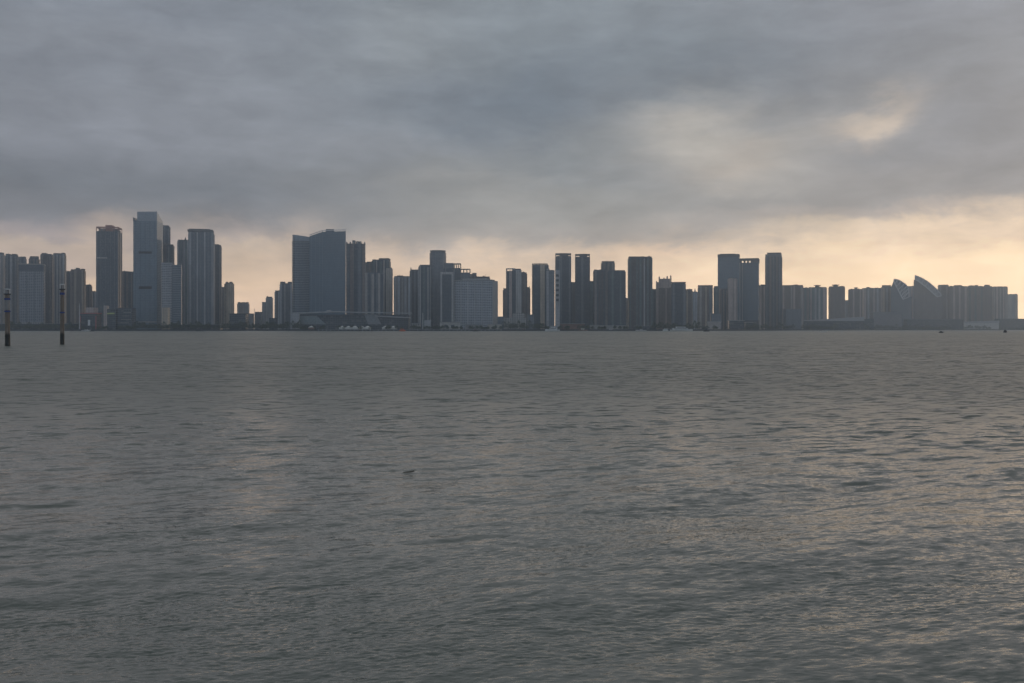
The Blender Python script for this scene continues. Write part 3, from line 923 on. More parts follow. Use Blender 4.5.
t = dome_block('dark block with a peaked roof box beside the flat grey end slab', 981.5, 992.5, 286.4, 2, BROWN, [BROWN, SLATE], 4, ratio=.7)
plant(t, BROWN, t.H - .5, t.m(2.0), -.25, .25)
t = apt('flat grey slab second from the eastern end, wider and taller than its pale neighbour', 991, 1008, 286.3, 2, SLATE, [GREY, PINKISH], 5, .6, ((-.45, .2, 2),), group=EA, ratio=.6)
apt('short pale slab ending the skyline in the east, against bright sky', 1006.5, 1018, 294, 3, GREY, [PALE, BEIGE], 2, .7, ((-.2, .4, 1.5),), group=EA)


# ---- the two sail-shaped buildings
SAILP = plain('sail_cladding', (.34, .34, .345), .5, .1)
SAILB = facade((.24, .21, .20), (.09, .085, .085), 3.6, 3.4, .5, .5, curt=.2)
def sail(label, px0, px1, outer, inner, Y, bodymat, filled=False):
    """rounded glass body under a curved lattice sail; outer and inner are the sail's edges as (column, row)"""
    pc = (px0 + px1) / 2
    az = math.atan((pc - 512) / F)
    cx = wx(pc, Y)
    r = empty('sail_building', (cx, Y, GZ), -az, label, 'building', 'sail-shaped buildings')
    k = Y / F

    def loc(p):
        return ((p[0] - pc) * k * math.cos(az) ** 1 * (1 / math.cos(az)) ** 0, wz(p[1], Y) - GZ)
    o = [loc(p) for p in outer]
    i = [loc(p) for p in inner]
    D = 22
    # body: outline under the inner edge
    pts = [(loc((px0, 300))[0], 0)] + [(loc((px0, 300))[0], i[0][1] - 2)] + i + [(loc((px1, 300))[0], i[-1][1] - 1), (loc((px1, 300))[0], 0)]
    if filled:
        pts = [(loc((px0, 300))[0], 0), (loc((px0, 300))[0], loc((px0, 288))[1])] + [(a, b - 1.5) for a, b in o] + [(loc((px1, 300))[0], loc((px1, 297))[1]), (loc((px1, 300))[0], 0)]
    MB().xz(pts, -D / 2 + 2, D / 2).build('facade_block', bodymat, r)
    for q in range(len(o) - 1):
        if True:
            MB().xz([o[q], o[q + 1], i[q + 1], i[q]], -D / 2 + 6, -D / 2 + 7).build('sail_panel', SAILP, r)
    m = MB()
    for a, b in zip(o, o[1:]):
        m.beam((a[0], -D / 2, a[1]), (b[0], -D / 2, b[1]), 2.6)
    m.build('outer_arch', STEEL_L, r)
    m = MB()
    for a, b in zip(i, i[1:]):
        m.beam((a[0], -D / 2 + .5, a[1]), (b[0], -D / 2 + .5, b[1]), 4.0)
    m.build('inner_arch', STEEL_L, r)
    m = MB()
    for a, b in zip(o, i):
        m.beam((a[0], -D / 2, a[1]), (b[0], -D / 2 + .5, b[1]), 2.6)
    for a, b in zip(o, i[1:]):
        m.beam((a[0], -D / 2, a[1]), (b[0], -D / 2 + .5, b[1]), 1.6)
    m.build('lattice', STEEL_L, r)
    return r


sail('smaller sail-shaped building with a banded body and a pale curved mast', 890.8, 911.6,
     [(894, 279.2), (897.5, 279.6), (901, 281.2), (904.5, 283.6), (907, 286), (908.3, 288.6), (908.8, 292), (908.9, 297)],
     [(893.8, 281), (895, 284), (896.6, 287), (898.2, 290), (899.8, 293), (901.2, 296), (902.4, 298), (903.2, 299.5)], coast(901) + 230, BANDED_DARK, True)
sail('larger sail-shaped building with a pale open lattice along its falling curve', 913.6, 942.6,
     [(915, 275.2), (919, 276.7), (923.5, 278.9), (928, 281.8), (932, 285), (935.5, 288.2), (938.5, 291.4), (941.5, 295.4)],
     [(915, 279.4), (918.6, 281.2), (922, 284), (925.6, 286.6), (929, 289.6), (932, 292.4), (935, 295), (937.4, 297.2)], coast(928) + 230, SAILB)

# ------------------------------------------------------------------ low buildings on the shore
LG = 'low buildings along the far shore'


def low(label, px0, px1, py, Y=None, mat=LOWRISE, roof=None, d=26, rise=0.0, band=None, name='low_building', over=1.2, rt=1.2):
    Y = Y or coast((px0 + px1) / 2) + 45
    pc = (px0 + px1) / 2
    az = math.atan((pc - 512) / F)
    W = (px1 - px0) / F * Y / 1.0
    H = wz(py, Y - d / 2) - GZ
    r = empty(name, (wx(pc, Y), Y, GZ), 0, label, 'low building', LG)
    b = H - (rt if roof else 0)
    hx = W / 2
    MB().box(-hx + over, hx - over, -d / 2 + over, d / 2 - over, 0, b).build('walls', mat, r)
    if roof:
        MB().prism([(-hx, -d / 2), (hx, -d / 2), (hx, d / 2), (-hx, d / 2)], b, [b + rt, b + rt + rise, b + rt + rise, b + rt],).build('roof', roof, r)
    if band:
        MB().box(-hx + .4, hx - .4, -d / 2 + .4, -d / 2 + over + .2, b * .45, b * .62).build('balcony_band', band, r)
    r['H'] = H
    del r['H']
    return r


low('long dark shopping block behind the second beacon pile, screened by trees', 0, 78, 323.5, mat=LOWDARK, roof=ROOF_GREY)
t = low('dark mall with a red frame over its facade and a small white screen', 82, 99.5, 312.8, mat=LOWDARK, roof=REDP, rt=2.2)
MB().box(t['x'] if 'x' in t else 0, 4.5, -14.2, -13.2, 8, 20).build('white_screen', WHITE, t)
for s in (-17.3, 15.2):
    MB().box(s, s + 2.2, -13.6, -12.9, 0, 28).build('red_post', REDP, t)
low('small pinkish block above the red-framed mall', 87.5, 96.5, 307.5, Y=2150, mat=PINKISH)
low('narrow pinkish stair tower on the shore in front of the red-crowned tower', 104, 108.6, 305.5, mat=PINKISH, d=14)
t = low('dark podium with a lime sign strip, in front of the red-crowned tower', 108.8, 118.5, 309, Y=2100, mat=LOWDARK)
MB().box(-8.5, 7, -13.6, -12.2, 32, 35).build('sign_strip', LIME, t)
t = low('dark podium with stacked pale terrace edges, west of the tallest glass tower', 119, 134.5, 308, Y=2105, mat=LOWDARK)
for i in range(5):
    MB().box(-10 + i * 2, 14 - (i % 2) * 4, -13.4, -12.4, 6 + i * 7.2, 7.4 + i * 7.2).build('terrace_edge', CONC, t)
low('small tan block with a darker half, at the corner of the tallest glass tower', 162.5, 169.5, 307.5, Y=2100, mat=TAN, d=16)
low('low dark hall hidden by trees under the pale banded slab', 172, 222, 324.2, mat=LOWDARK, roof=ROOF_GREY)
low('square black building at the water side of the sunset gap', 230.5, 247.5, 313.4, mat=LOWDARK, roof=CONC_D)
low('little far house low in the sunset gap, left of the thin mast', 247.5, 254, 313.5, Y=2500, mat=GREY, d=14)
low('little far house with a higher roof, right of the thin mast in the sunset gap', 255, 262, 311.8, Y=2500, mat=SLATE, d=14)
low('grey annex block in front of the turreted apartment pair beside the ferry terminal', 292, 300, 313.2, mat=GREY, d=16)
# ferry terminal
t = empty('ferry_terminal', (wx(351, 2125), 2125, GZ), 0, 'long low ferry terminal with a thin overhanging roof and slanted dark glass halls', 'building')
k = 2125 / F
MB().box(-58 * k, 58 * k, -10, 14, 0, (HZ - 314.5) * k).build('hall', LOWDARK, t)
MB().xz([(-60 * k, 15.2 * k), (-58 * k, 16.6 * k), (-12 * k, 18.3 * k), (5 * k, 17.6 * k), (60 * k, 16.6 * k), (60 * k, 15.8 * k), (5 * k, 16.6 * k), (-12 * k, 17.2 * k)], -18, 16).build('roof', ROOF_PALE, t)
MB().xz([(-55 * k, 5 * k), (-53 * k, 13.5 * k), (-33 * k, 13.5 * k), (-24 * k, 5 * k)], -12, -10.4).build('glass_hall', plain('grey_green_glass', (.20, .24, .25), .25), t)
MB().xz([(25 * k, 14 * k), (60 * k, 12 * k), (60 * k, 11.2 * k), (25 * k, 12.8 * k)], -16, -10.4).build('ramp', ROOF_PALE, t)
MB().xz([(18 * k, 5 * k), (14 * k, 15 * k), (26 * k, 15 * k), (31 * k, 5 * k)], -12.5, -10.3).build('entrance_block', plain('grey_render', (.24, .25, .26)), t)
MB().cyl(-22 * k, 0, 6 * k * .6, 18 * k, 19.2 * k, 16, 3).build('roof_dome', CONC, t)
# tents
for lb, a, b in (('longest row of white tents on the quay before the ferry terminal', 339, 371),
                 ('shorter row of white tents on the quay, behind the orange boat', 382, 397.5),
                 ('single reddish-sided white tent on the quay at the west end of the terminal', 308, 314.5)):
    Y = 2078
    r = empty('quay_tent', (wx((a + b) / 2, Y), Y, GZ), 0, lb, 'tent', 'white tents on the quay')
    W = (b - a) / F * Y
    nb = max(1, round(W / 13))
    m = MB()
    for i in range(nb):
        x0 = -W / 2 + i * W / nb
        x1 = x0 + W / nb
        m.prism([((x0 + x1) / 2 - .1, -.1), ((x0 + x1) / 2 + .1, -.1), ((x0 + x1) / 2 + .1, .1), ((x0 + x1) / 2 - .1, .1)], 4.2, 7.6,
                [(x0 + .05, -4), (x1 - .05, -4), (x1 - .05, 4), (x0 + .05, 4)])
    m.build('canopy', TENT, r)
    MB().box(-W / 2 + .4, W / 2 - .4, -3.6, 3.6, 0, 4.19).build('side_walls', TENT if b - a > 8 else BRICKISH, r)
low('pale square kiosk block on the quay under the slab with two pale ribs', 424, 431.5, 320, mat=plain('pale_block_render', (.34, .35, .36)), d=12)
low('small grey quay building with a flat roof, just before the pale square kiosk', 411, 421, 323, mat=LOWRISE, roof=ROOF_GREY, d=12)
t = low('pale quay building with two dark square openings, before the broad banded hotel', 439.5, 460.5, 321.8, mat=plain('pale_render_wall', (.42, .41, .38)), roof=CONC, d=16)
for x in (-8, 6):
    MB().box(x - 3.6, x + 3.6, -7.1, -6, 4.4, 9.6).build('opening', STEEL_D, t)
low('flat grey shed at the foot of the broad banded hotel', 465, 483, 324.5, mat=plain('grey_shed', (.26, .26, .26)), roof=ROOF_GREY, d=14)
low('long pale shed east of the broad banded hotel', 487, 502.5, 324, mat=plain('pale_shed', (.42, .40, .36)), roof=ROOF_PALE, d=14)
low('small low block closing the foot of the bright gap east of the broad banded hotel', 497, 504.5, 316.5, Y=coast(500) + 90, mat=SLATE, d=18)
low('little grey block at the foot of the narrow sky slit by the striped tower', 527, 534.5, 314.5, Y=coast(530) + 70, mat=SLATE, d=16)
low('little dark block at the foot of the slit before the slim dark slab', 269.5, 277, 318, Y=coast(273) + 70, mat=LOWDARK, d=16)
low('low dark block behind the quay between the small spired block and the glass tower pair', 710, 721, 313.5, Y=coast(715) + 85, mat=SLATE, d=18)
low('low brown warehouse behind the white moored ship', 560, 585, 323.4, mat=BRICKISH, roof=ROOF_GREY, d=14)
low('long flat pier shed below the three-tower group', 590, 628, 325.4, mat=plain('pier_shed', (.30, .30, .29)), roof=ROOF_PALE, d=12)
low('grey shed below the big seamed slab', 634, 656, 325.8, mat=LOWDARK, roof=ROOF_GREY, d=12)
low('pale square-fronted quay building beside the small dark shore boat', 706.5, 720.8, 321.6, mat=plain('pale_quay_render', (.36, .33, .31)), roof=ROOF_PALE, d=14)
low('flat canopy building below the pinkish slab', 728, 744, 320.2, mat=LOWDARK, roof=ROOF_PALE, d=18)
low('low building with a pale eave below the three-opening tower', 744.5, 752.5, 322.2, mat=LOWDARK, roof=ROOF_PALE, d=14)
low('dark mid-rise block at the foot of the slender chamfered tower', 784, 800.5, 309, Y=coast(792) + 80, mat=SLATE, d=26)
low('long low hall with a rising pale roofline under the pavilion-topped blocks', 798, 862, 320.6, mat=LOWDARK, roof=ROOF_PALE, rise=11, d=40, Y=coast(830) + 110)
low('broad grey exhibition block between the long low hall and the smaller sail building', 871, 900, 312, Y=coast(885) + 90, mat=plain('exhibition_block', (.19, .19, .20)), roof=ROOF_GREY, d=40)
low('low grey block just west of the exhibition block', 858, 873, 319, Y=coast(866) + 60, mat=LOWDARK, d=26)
low('low podium along the foot of the larger sail building', 905, 962, 319, Y=coast(933) + 90, mat=LOWDARK, roof=ROOF_GREY, d=30)
low('long hall with a bright pale roof east of the larger sail building', 961, 996, 321.8, Y=coast(978) + 80, mat=plain('pale_hall_wall', (.5, .49, .47)), roof=ROOF_PALE, rise=4, rt=4, d=50)
low('grey low block at the far eastern end of the shore', 996, 1040, 318.6, Y=coast(1018) + 90, mat=LOWDARK, roof=ROOF_GREY, d=34)


def mast(label, px, top, Y, r=.45):
    rt = empty('flag_mast', (wx(px, Y), Y, GZ), 0, label, 'mast', 'tall thin masts on the far shore')
    h = wz(top, Y) - GZ
    MB().cyl(0, 0, r * 1.6, 0, h, 8, r).build('pole', STEEL_L, rt)
    MB().cyl(0, 0, r * 3, 0, 1.2, 8, r * 2.4).build('base', CONC, rt)


mast('tall thin pale mast in front of the brownish tower', 79.6, 303.5, 2066, .6)
mast('thin mast in front of the slab with two pale ribs', 422.8, 313, 2066)
mast('thin pale mast between the three-opening tower and the chamfered tower', 760, 313, coast(760) + 16)
mast('thin distant mast low in the sunset gap', 254.6, 308.5, 2480)

# wharf on piles before the ferry terminal
Yw = 2043
kw = Yw / F
t = empty('wharf', (wx(410, Yw), Yw, 0), 0, 'long low wharf on many short piles in front of the ferry terminal and broad hotel', 'wharf')
MB().box(-92 * kw, 92 * kw, -5, 5, 2.3, 3.3).build('deck', plain('wharf_deck', (.20, .21, .22), .85), t)
for i in range(47):
    x = (-91 + i * 182 / 46) * kw
    MB().cyl(x, -4.4, .9, -1, 2.29, 8).build('pile', plain('wharf_pile', (.22, .27, .32), .8), t)
for i in range(24):
    x = (-90 + i * 180 / 23) * kw
    MB().box(x - .9, x + .9, -5.5, -5.02, .6, 3.1).build('fender', STEEL_D, t)

# ------------------------------------------------------------------ land and hills
pts = []
front = [(wx(p, y), y) for p, y in COAST]
land_poly = [(-2100, 2050)] + front[1:] + [(3280, 3880)]
LAND_FAR = 5000


def strip(z, y_off, name, mat, zfront=None):
    m = MB()
    xs = [p[0] for p in land_poly]
    ys = [p[1] + y_off for p in land_poly]
    k = len(land_poly)
    m.v = [(x, y, z) for x, y in zip(xs, ys)] + [(x, LAND_FAR, z) for x in xs]
    m.f = [[i, i + 1, k + i + 1, k + i] for i in range(k - 1)]
    return m.build(name, mat)


land_mat = plain('ground_asphalt_and_soil', (.07, .075, .06), .9, .3, .02)
tag(strip(GZ - .02, .6, 'far_shore_ground', land_mat), kind='structure')
m = MB()
for (xa, ya), (xb, yb) in zip(land_poly, land_poly[1:]):
    k = len(m.v)
    m.v += [(xa, ya, -.8), (xb, yb, -.8), (xb, yb, GZ + .25), (xa, ya, GZ + .25), (xa, ya + 1.6, GZ + .25), (xb, yb + 1.6, GZ + .25), (xb, yb + 1.6, GZ - .5), (xa, ya + 1.6, GZ - .5)]
    m.f += [[k, k + 1, k + 2, k + 3], [k + 3, k + 2, k + 5, k + 4], [k + 4, k + 5, k + 6, k + 7]]
sw = m.build('sea_wall', plain('sea_wall_stone', (.055, .058, .06), .9, .35, .08))
tag(sw, 'dark stone sea wall running the length of the far shore', 'sea wall')
# far hills at the eastern end, beyond the last building
m = MB()
prof = []
for i in range(40):
    px = 980 + i * 4
    h = 36 + 8 * math.sin(i * .5) + 4 * math.sin(i * 1.7 + 1) + 6 * math.sin(i * .13)
    prof.append((wx(px, 4700), h))
for j, (x, h) in enumerate(prof):
    m.v += [(x, 4500, 2.5), (x, 4700, h), (x, 4950, 2.5)]
for j in range(len(prof) - 1):
    a = j * 3
    m.f += [[a, a + 3, a + 4, a + 1], [a + 1, a + 4, a + 5, a + 2]]
tag(m.build('hills', plain('hill_forest', (.05, .07, .04), .9, .3, .02), smooth=True), kind='structure')

# ------------------------------------------------------------------ shoreline trees: one dark continuous belt
rng = np.random.default_rng(3)
foli, _n, _b = new_mat('foliage')
_tc = _n.new('ShaderNodeTexCoord').outputs['Object']
_n.put(_b.inputs['Base Color'], _n.mix(_n.smooth(_n.noise(_tc, .35, 3), .35, .65), (.028, .042, .02), (.06, .085, .035)))
_b.inputs['Roughness'].default_value = .7


def leaf_cloud(cx, cy, z0, h, r, n, V, Fc):
    for _ in range(n):
        a = rng.random() * 2 * PI
        q = rng.random() ** .5
        zz = rng.random()
        rr = r * math.sin(PI * min(1, .18 + zz * .8)) * q
        p = np.array([cx + rr * math.cos(a), cy + rr * math.sin(a), z0 + h * (.22 + .78 * zz)])
        s = .5 + rng.random() * .7
        u = rng.normal(size=3)
        u /= np.linalg.norm(u)
        w = np.cross(u, rng.normal(size=3))
        w /= np.linalg.norm(w)
        k = len(V)
        V += [tuple(p - u * s), tuple(p + w * s * .7), tuple(p + u * s), tuple(p - w * s * .7)]
        Fc.append([k, k + 1, k + 2, k + 3])


V, Fc = [], []
px = -60.0
while px < 1060:
    Yc = coast(px) + 14 + rng.random() * 14
    # belt density follows the photograph's darker green stretches
    dense = (px < 80) or (135 < px < 300) or (503 < px < 545) or (650 < px < 700) or (745 < px < 1000)
    keep = .95 if dense else .5
    if rng.random() < keep:
        h = (8 + 11 * rng.random() ** 1.5) if dense else (5 + 4 * rng.random())
        leaf_cloud(wx(px, Yc), Yc, GZ, h, 3.4 + rng.random() * 2.8 + (1.5 if dense else 0), 190, V, Fc)
    px += 1.7 + rng.random() * 1.6
me = bpy.data.meshes.new('shoreline_trees')
me.from_pydata(V, [], Fc)
me.materials.append(foli)
o = bpy.data.objects.new('shoreline_trees', me)
C.objects.link(o)
tag(o, 'dark green belt of small trees along the far sea wall', 'trees', kind='stuff')


# ------------------------------------------------------------------ boats
def hull_mesh(L, B, Hh, sheer=.35, bow=.3):
    """pointed bow toward +x, transom stern, flared sides"""
    m = MB()
    st = []
    N_ = 9
    for i in range(N_):
        s = i / (N_ - 1)
        x = (s - .5) * L
        w = B / 2 * (1 if s < .55 else max(.02, math.cos((s - .55) / .45 * PI / 2)))
        top = Hh * (1 + sheer * max(0, s - .5) * 2)
        st.append([(x + bow * L * .12 * s * 0, -w, top), (x, -w * .7, -.3), (x, w * .7, -.3), (x, w, top)])
    for r_ in st:
        m.v += r_
    for i in range(N_ - 1):
        a = i * 4
        for j in range(3):
            m.f.append([a + j, a + j + 1, a + j + 5, a + j + 4])
        m.f.append([a + 3, a, a + 4, a + 7])
    m.f.append([0, 1, 2, 3])
    e = (N_ - 1) * 4
    m.f.append([e, e + 1, e + 2, e + 3])
    return m


def boat(label, px, Y, L, hullm, cabm, Hh=1.6, cab=(.35, 1.8), masth=3, flip=False, name='motor_boat', cat='boat', decks=1, group='small boats off the far shore'):
    r = empty(name, (wx(px, Y), Y, 0), PI if flip else 0, label, cat, group)
    B = max(2, L * .27)
    hull_mesh(L, B, Hh).build('hull', hullm, r)
    z = Hh
    l = cab[0] * L
    for d_ in range(decks):
        h = cab[1]
        x0 = -l * .6
        MB().prism([(x0, -B * .34), (x0 + l, -B * .3), (x0 + l, B * .3), (x0, B * .34)], z, z + h * .72).build('cabin', cabm, r)
        MB().box(x0 + l * .08, x0 + l * .9, -B * .36, B * .36, z + h * .3, z + h * .55).build('window_band', STEEL_D, r)
        MB().box(x0 - l * .05, x0 + l * 1.04, -B * .38, B * .38, z + h * .72, z + h * .82).build('cabin_roof', cabm, r)
        z += h * .82
        l *= .62
    MB().cyl(-l * .1, 0, .16 + L * .004, z, z + masth, 6, .1).build('mast', STEEL_D, r)
    return r


boat('white two-decked ferry running along the quay below the turreted tower', 681.5, 1960, 44, WHITE, WHITE, 2.8, (.66, 3.6), 5, decks=2, name='ferry', group=None)
boat('white moored ship with a stubby wheelhouse, below the tower of six openings', 552.5, 2024, 30, WHITE, WHITE, 2.8, (.5, 4.4), 6, flip=True, decks=2, name='ship', cat='ship', group=None)
boat('small bright orange workboat in front of the ferry terminal tents', 402.4, 1700, 10.5, ORANGE, ORANGE, 1.9, (.5, 2.8), 1.5)
boat('small dark boat low in the water below the red-framed mall', 92.2, 1650, 8, HULL_D, STEEL_D, 1.5, (.4, 1.9), 1.5)
boat('long pale flat launch beside the foot of the tall thin pale mast', 86.6, 1900, 18, STEEL_L, WHITE, 1.8, (.3, 1.8), 1.5)
boat('dark barge-like boat below the wide flat-capped tower', 199.8, 1850, 14, HULL_D, HULL_D, 2.2, (.5, 2.4), 1.5)
boat('small dark boat off the shed beside the broad banded hotel', 475.3, 1700, 9, HULL_D, BRICKISH, 1.5, (.5, 2.0), 1.5)
boat('little white cabin boat just ahead of the white ferry', 665.4, 1990, 11, WHITE, WHITE, 2.4, (.6, 3.0), 1.5, flip=True)
boat('black open fishing boat with a raised stern awning, right of the white ferry', 706.4, 1500, 9, HULL_D, STEEL_D, 1.9, (.4, 3.4), 2.5)
boat('white speedboat crossing before the long low hall', 824, 1330, 9, WHITE, WHITE, 1.1, (.3, 1.0), .8)
boat('tiny dark boat off the larger sail building', 941.2, 980, 4.4, HULL_D, STEEL_D, .8, (.4, .9), .5)
boat('compact dark boat alone off the eastern end of the shore', 1005.4, 1040, 3.6, HULL_D, HULL_D, 1.3, (.55, 1.6), .6)
boat('low dark barge moored against the quay, left of the white moored ship', 524, 2028, 24, HULL_D, BRICKISH, 2.0, (.2, 2.6), 2)
boat('moored brown trawler with a short mast, right of the white moored ship', 583, 2026, 18, BRICKISH, TENT, 2.2, (.35, 4.0), 6)
boat('grey moored work barge below the three-tower group', 611, 2028, 26, STEEL_D, STEEL_L, 2.0, (.25, 3.2), 3)
boat('pale flat barge moored below the big seamed slab', 641, 2028, 22, STEEL_L, TENT, 1.8, (.25, 2.6), 3, flip=True)


# ------------------------------------------------------------------ beacon piles in the water
def pile_mat():
    m, n, b = new_mat('weathered_concrete')
    P = n.new('ShaderNodeSeparateXYZ')
    tc = n.new('ShaderNodeTexCoord').outputs['Object']
    m.node_tree.links.new(tc, P.inputs[0])
    st = n.noise(n.vm('MULTIPLY', tc, (3, 3, .35)), 1.4, 5, .6)
    col = n.mix(n.smooth(st, .3, .7), (.15, .12, .095), (.27, .225, .185))
    edge = n.m('ADD', P.outputs[2], n.m('MULTIPLY', n.m('SUBTRACT', st, .5), 1.2))
    col = n.mix(n.smooth(edge, 2.2, 3.0), (.018, .02, .016), col)      # weed and wet stain up to high water
    n.put(b.inputs['Base Color'], col)
    n.put(b.inputs['Roughness'], n.smooth(edge, 1.0, 3.0, .35, .85))
    return m


PILE = pile_mat()


def lathe(prof, n=20):
    m = MB()
    for z, r in prof:
        m.v += [(r * math.cos(2 * PI * i / n), r * math.sin(2 * PI * i / n), z) for i in range(n)]
    for k in range(len(prof) - 1):
        for i in range(n):
            j = (i + 1) % n
            m.f.append([k * n + i, k * n + j, (k + 1) * n + j, (k + 1) * n + i])
    m.f.append([i for i in reversed(range(n))])
    m.f.append([(len(prof) - 1) * n + i for i in range(n)])
    return m


def beacon(label, px, base_row, top_row, w_px, rings, tilt, sleeve=False):
    Y = CAM_H * F / (base_row - HZ)
    r = empty('beacon_pile', (wx(px, Y), Y, 0), .35, label, 'beacon pile', 'beacon piles standing in the water')
    r.rotation_euler = (0, math.radians(tilt), .35)
    k = Y / F
    R_ = w_px / 2 * k

    def z(row):
        return (base_row - row) * k
    head0 = top_row + 6.0
    lathe([(-1.5, R_ * 1.12), (.4, R_ * 1.1), (z(334), R_ * 1.02), (z(head0), R_ * .86)]).build('pile', PILE, r)
    lathe([(z(head0), R_ * .95), (z(head0 - .15), R_ * 1.42), (z(head0 - 1.0), R_ * 1.5), (z(head0 - 1.25), R_ * 1.2)]).build('head_disc', STEEL_D, r)
    for rr, th in rings:
        lathe([(z(rr + th), R_ * .9), (z(rr + th), R_ * 1.22), (z(rr), R_ * 1.22), (z(rr), R_ * .9)]).build('blue_ring', BLUEP, r)
    # lantern cage: posts between two plates, a lamp inside
    zc0, zc1 = z(head0 - 1.25), z(top_row + .8)
    m = MB()
    for i in range(8):
        a = 2 * PI * i / 8
        m.cyl(R_ * 1.15 * math.cos(a), R_ * 1.15 * math.sin(a), R_ * .13, zc0, zc1, 6)
    m.build('cage_post', STEEL_L, r) if False else m.build('cage', STEEL_L, r)
    lathe([(zc0, R_ * .6), (zc0 + (zc1 - zc0) * .8, R_ * .6), (zc1 - .05, R_ * .4)]).build('lantern', plain('lantern_housing', (.12, .12, .13), .4), r)
    lathe([(zc1, R_ * 1.35), (zc1 + k * .35, R_ * 1.35), (z(top_row), R_ * 1.0)]).build('cap', STEEL_L, r)
    if sleeve:
        lathe([(z(310), R_ * .92), (z(309.6), R_ * 1.03), (z(300.4), R_ * 1.0), (z(300), R_ * .9)]).build('sleeve', plain('grey_sleeve', (.27, .26, .25), .8), r)
    return r


beacon('thicker weathered beacon pile nearest the photo edge, with a pale sleeve between two blue rings', 7.6, 346.0, 288.8, 4.7, ((298.2, 1.7), (310.6, 1.5)), -.3, True)
beacon('slimmer weathered beacon pile with a plain brown shaft and two blue rings', 62.2, 344.5, 284.0, 3.9, ((292.6, 2.2), (311.8, 1.4)), .1)


# ------------------------------------------------------------------ water
def spectrum_tile(L, Nn, wind, lo, hi, seed, spread=4, wdir=1.45, power=3.6):
    """random sea surface on a periodic L x L tile, unit rms height before scaling, plus its horizontal pull"""
    g = np.random.default_rng(seed)
    k1 = 2 * np.pi * np.fft.fftfreq(Nn, L / Nn)
    kx, ky = np.meshgrid(k1, k1, indexing='xy')
    kk = np.hypot(kx, ky)
    kk[0, 0] = 1e-6
    ang = np.arctan2(ky, kx)
    D = np.abs(np.cos((ang - wdir))) ** spread * .93 + .07
    kp = 2 * np.pi / wind
    Sp = kk ** (-power) * np.exp(-1.1 * (kp / kk) ** 2) * D
    Sp[(kk < 2 * np.pi / hi) | (kk > 2 * np.pi / lo)] = 0
    h = np.sqrt(Sp) * np.exp(1j * g.random((Nn, Nn)) * 2 * np.pi)
    H = np.fft.ifft2(h).real
    s = H.std()
    X = np.fft.ifft2(-1j * kx / kk * h).real / s
    Yd = np.fft.ifft2(-1j * ky / kk * h).real / s
    return H / s, X, Yd, L, Nn


def sample(tile, x, y, which):
    A = tile[which]
    L, Nn = tile[3], tile[4]
    u = (x / L * Nn) % Nn
    v = (y / L * Nn) % Nn
    i = np.floor(u).astype(int)
    j = np.floor(v).astype(int)
    fu = u - i
    fv = v - j
    i %= Nn
    j %= Nn
    i1 = (i + 1) % Nn
    j1 = (j + 1) % Nn
    return (A[j, i] * (1 - fu) * (1 - fv) + A[j, i1] * fu * (1 - fv) + A[j1, i] * (1 - fu) * fv + A[j1, i1] * fu * fv)


big = spectrum_tile(211.0, 512, 8.0, 2.8, 22.0, 11, spread=16, wdir=2.22)
med = spectrum_tile(47.0, 768, 1.1, .45, 2.6, 12, spread=5, wdir=2.0)
sml = spectrum_tile(11.3, 1024, .16, .04, .42, 13, spread=3, wdir=1.85, power=3.4)

NR, NC = 1300, 1300
# rows: fine near the shore we stand on, opening with distance (a sheet graded for level of detail)
v = np.linspace(0, 1, NR)
inv0, inv1 = 1 / 5.0, 1 / 420.0
ys = 1 / (inv0 + (inv1 - inv0) * v ** .93)
us = np.linspace(-1, 1, NC)
Yg, Ug = np.meshgrid(ys, us, indexing='ij')
Xg = Ug * (Yg * .62 + 5.0)
rowgap = np.gradient(ys)[:, None] * np.ones((1, NC))


def fade(lmin, lmax):
    return np.clip((lmax - rowgap) / (lmax - lmin), 0, 1)


gust = .75 + .5 * (sample(big, Xg * .21 + 40, Yg * .35 + 9, 0) * .35 + .5).clip(0, 1)
patch = (sample(big, Xg * .5 + 90, Yg * .9 + 30, 0) * .5 + .5).clip(.1, 1.2)
ab, am, asm = .030 * fade(1.2, 4.0), .0055 * fade(.3, 1.0) * gust, .0031 * fade(.06, .3) * (.35 + .65 * patch) * gust
dz = ab * sample(big, Xg, Yg, 0) + am * sample(med, Xg, Yg, 0) + asm * sample(sml, Xg, Yg, 0)
dx = ab * .9 * sample(big, Xg, Yg, 1) + am * .8 * sample(med, Xg, Yg, 1)
dy = ab * .9 * sample(big, Xg, Yg, 2) + am * .8 * sample(med, Xg, Yg, 2)
co = np.stack([Xg + dx, Yg + dy, dz], -1).reshape(-1, 3)
idx = np.arange(NR * NC).reshape(NR, NC)
quads = np.stack([idx[:-1, :-1], idx[:-1, 1:], idx[1:, 1:], idx[1:, :-1]], -1).reshape(-1, 4)
# the rest of the bay: coarse surround out to the horizon, sharing the sheet's corners
nl, nr_, fl, fr = co[idx[0, 0]], co[idx[0, -1]], co[idx[-1, 0]], co[idx[-1, -1]]
xe0, xe1 = 8.1, 265.4
extra = np.array([(-3300, -250, 0), (3300, -250, 0), (3300, 5000, 0), (-3300, 5000, 0),
                  (-xe0, 5, -.03), (xe0, 5, -.03), (xe1, 420, -.03), (-xe1, 420, -.03)], float)
b0 = len(co)
co = np.vstack([co, extra])
A, B_, C_, D_, E, G, H_, I_ = range(b0, b0 + 8)
quads = np.vstack([quads, [(A, B_, G, E), (B_, C_, H_, G), (C_, D_, I_, H_), (D_, A, E, I_)]])
me = bpy.data.meshes.new('water')
me.vertices.add(len(co))
me.vertices.foreach_set('co', co.astype(np.float32).ravel())
me.loops.add(quads.size)
me.loops.foreach_set('vertex_index', quads.astype(np.int32).ravel())
me.polygons.add(len(quads))
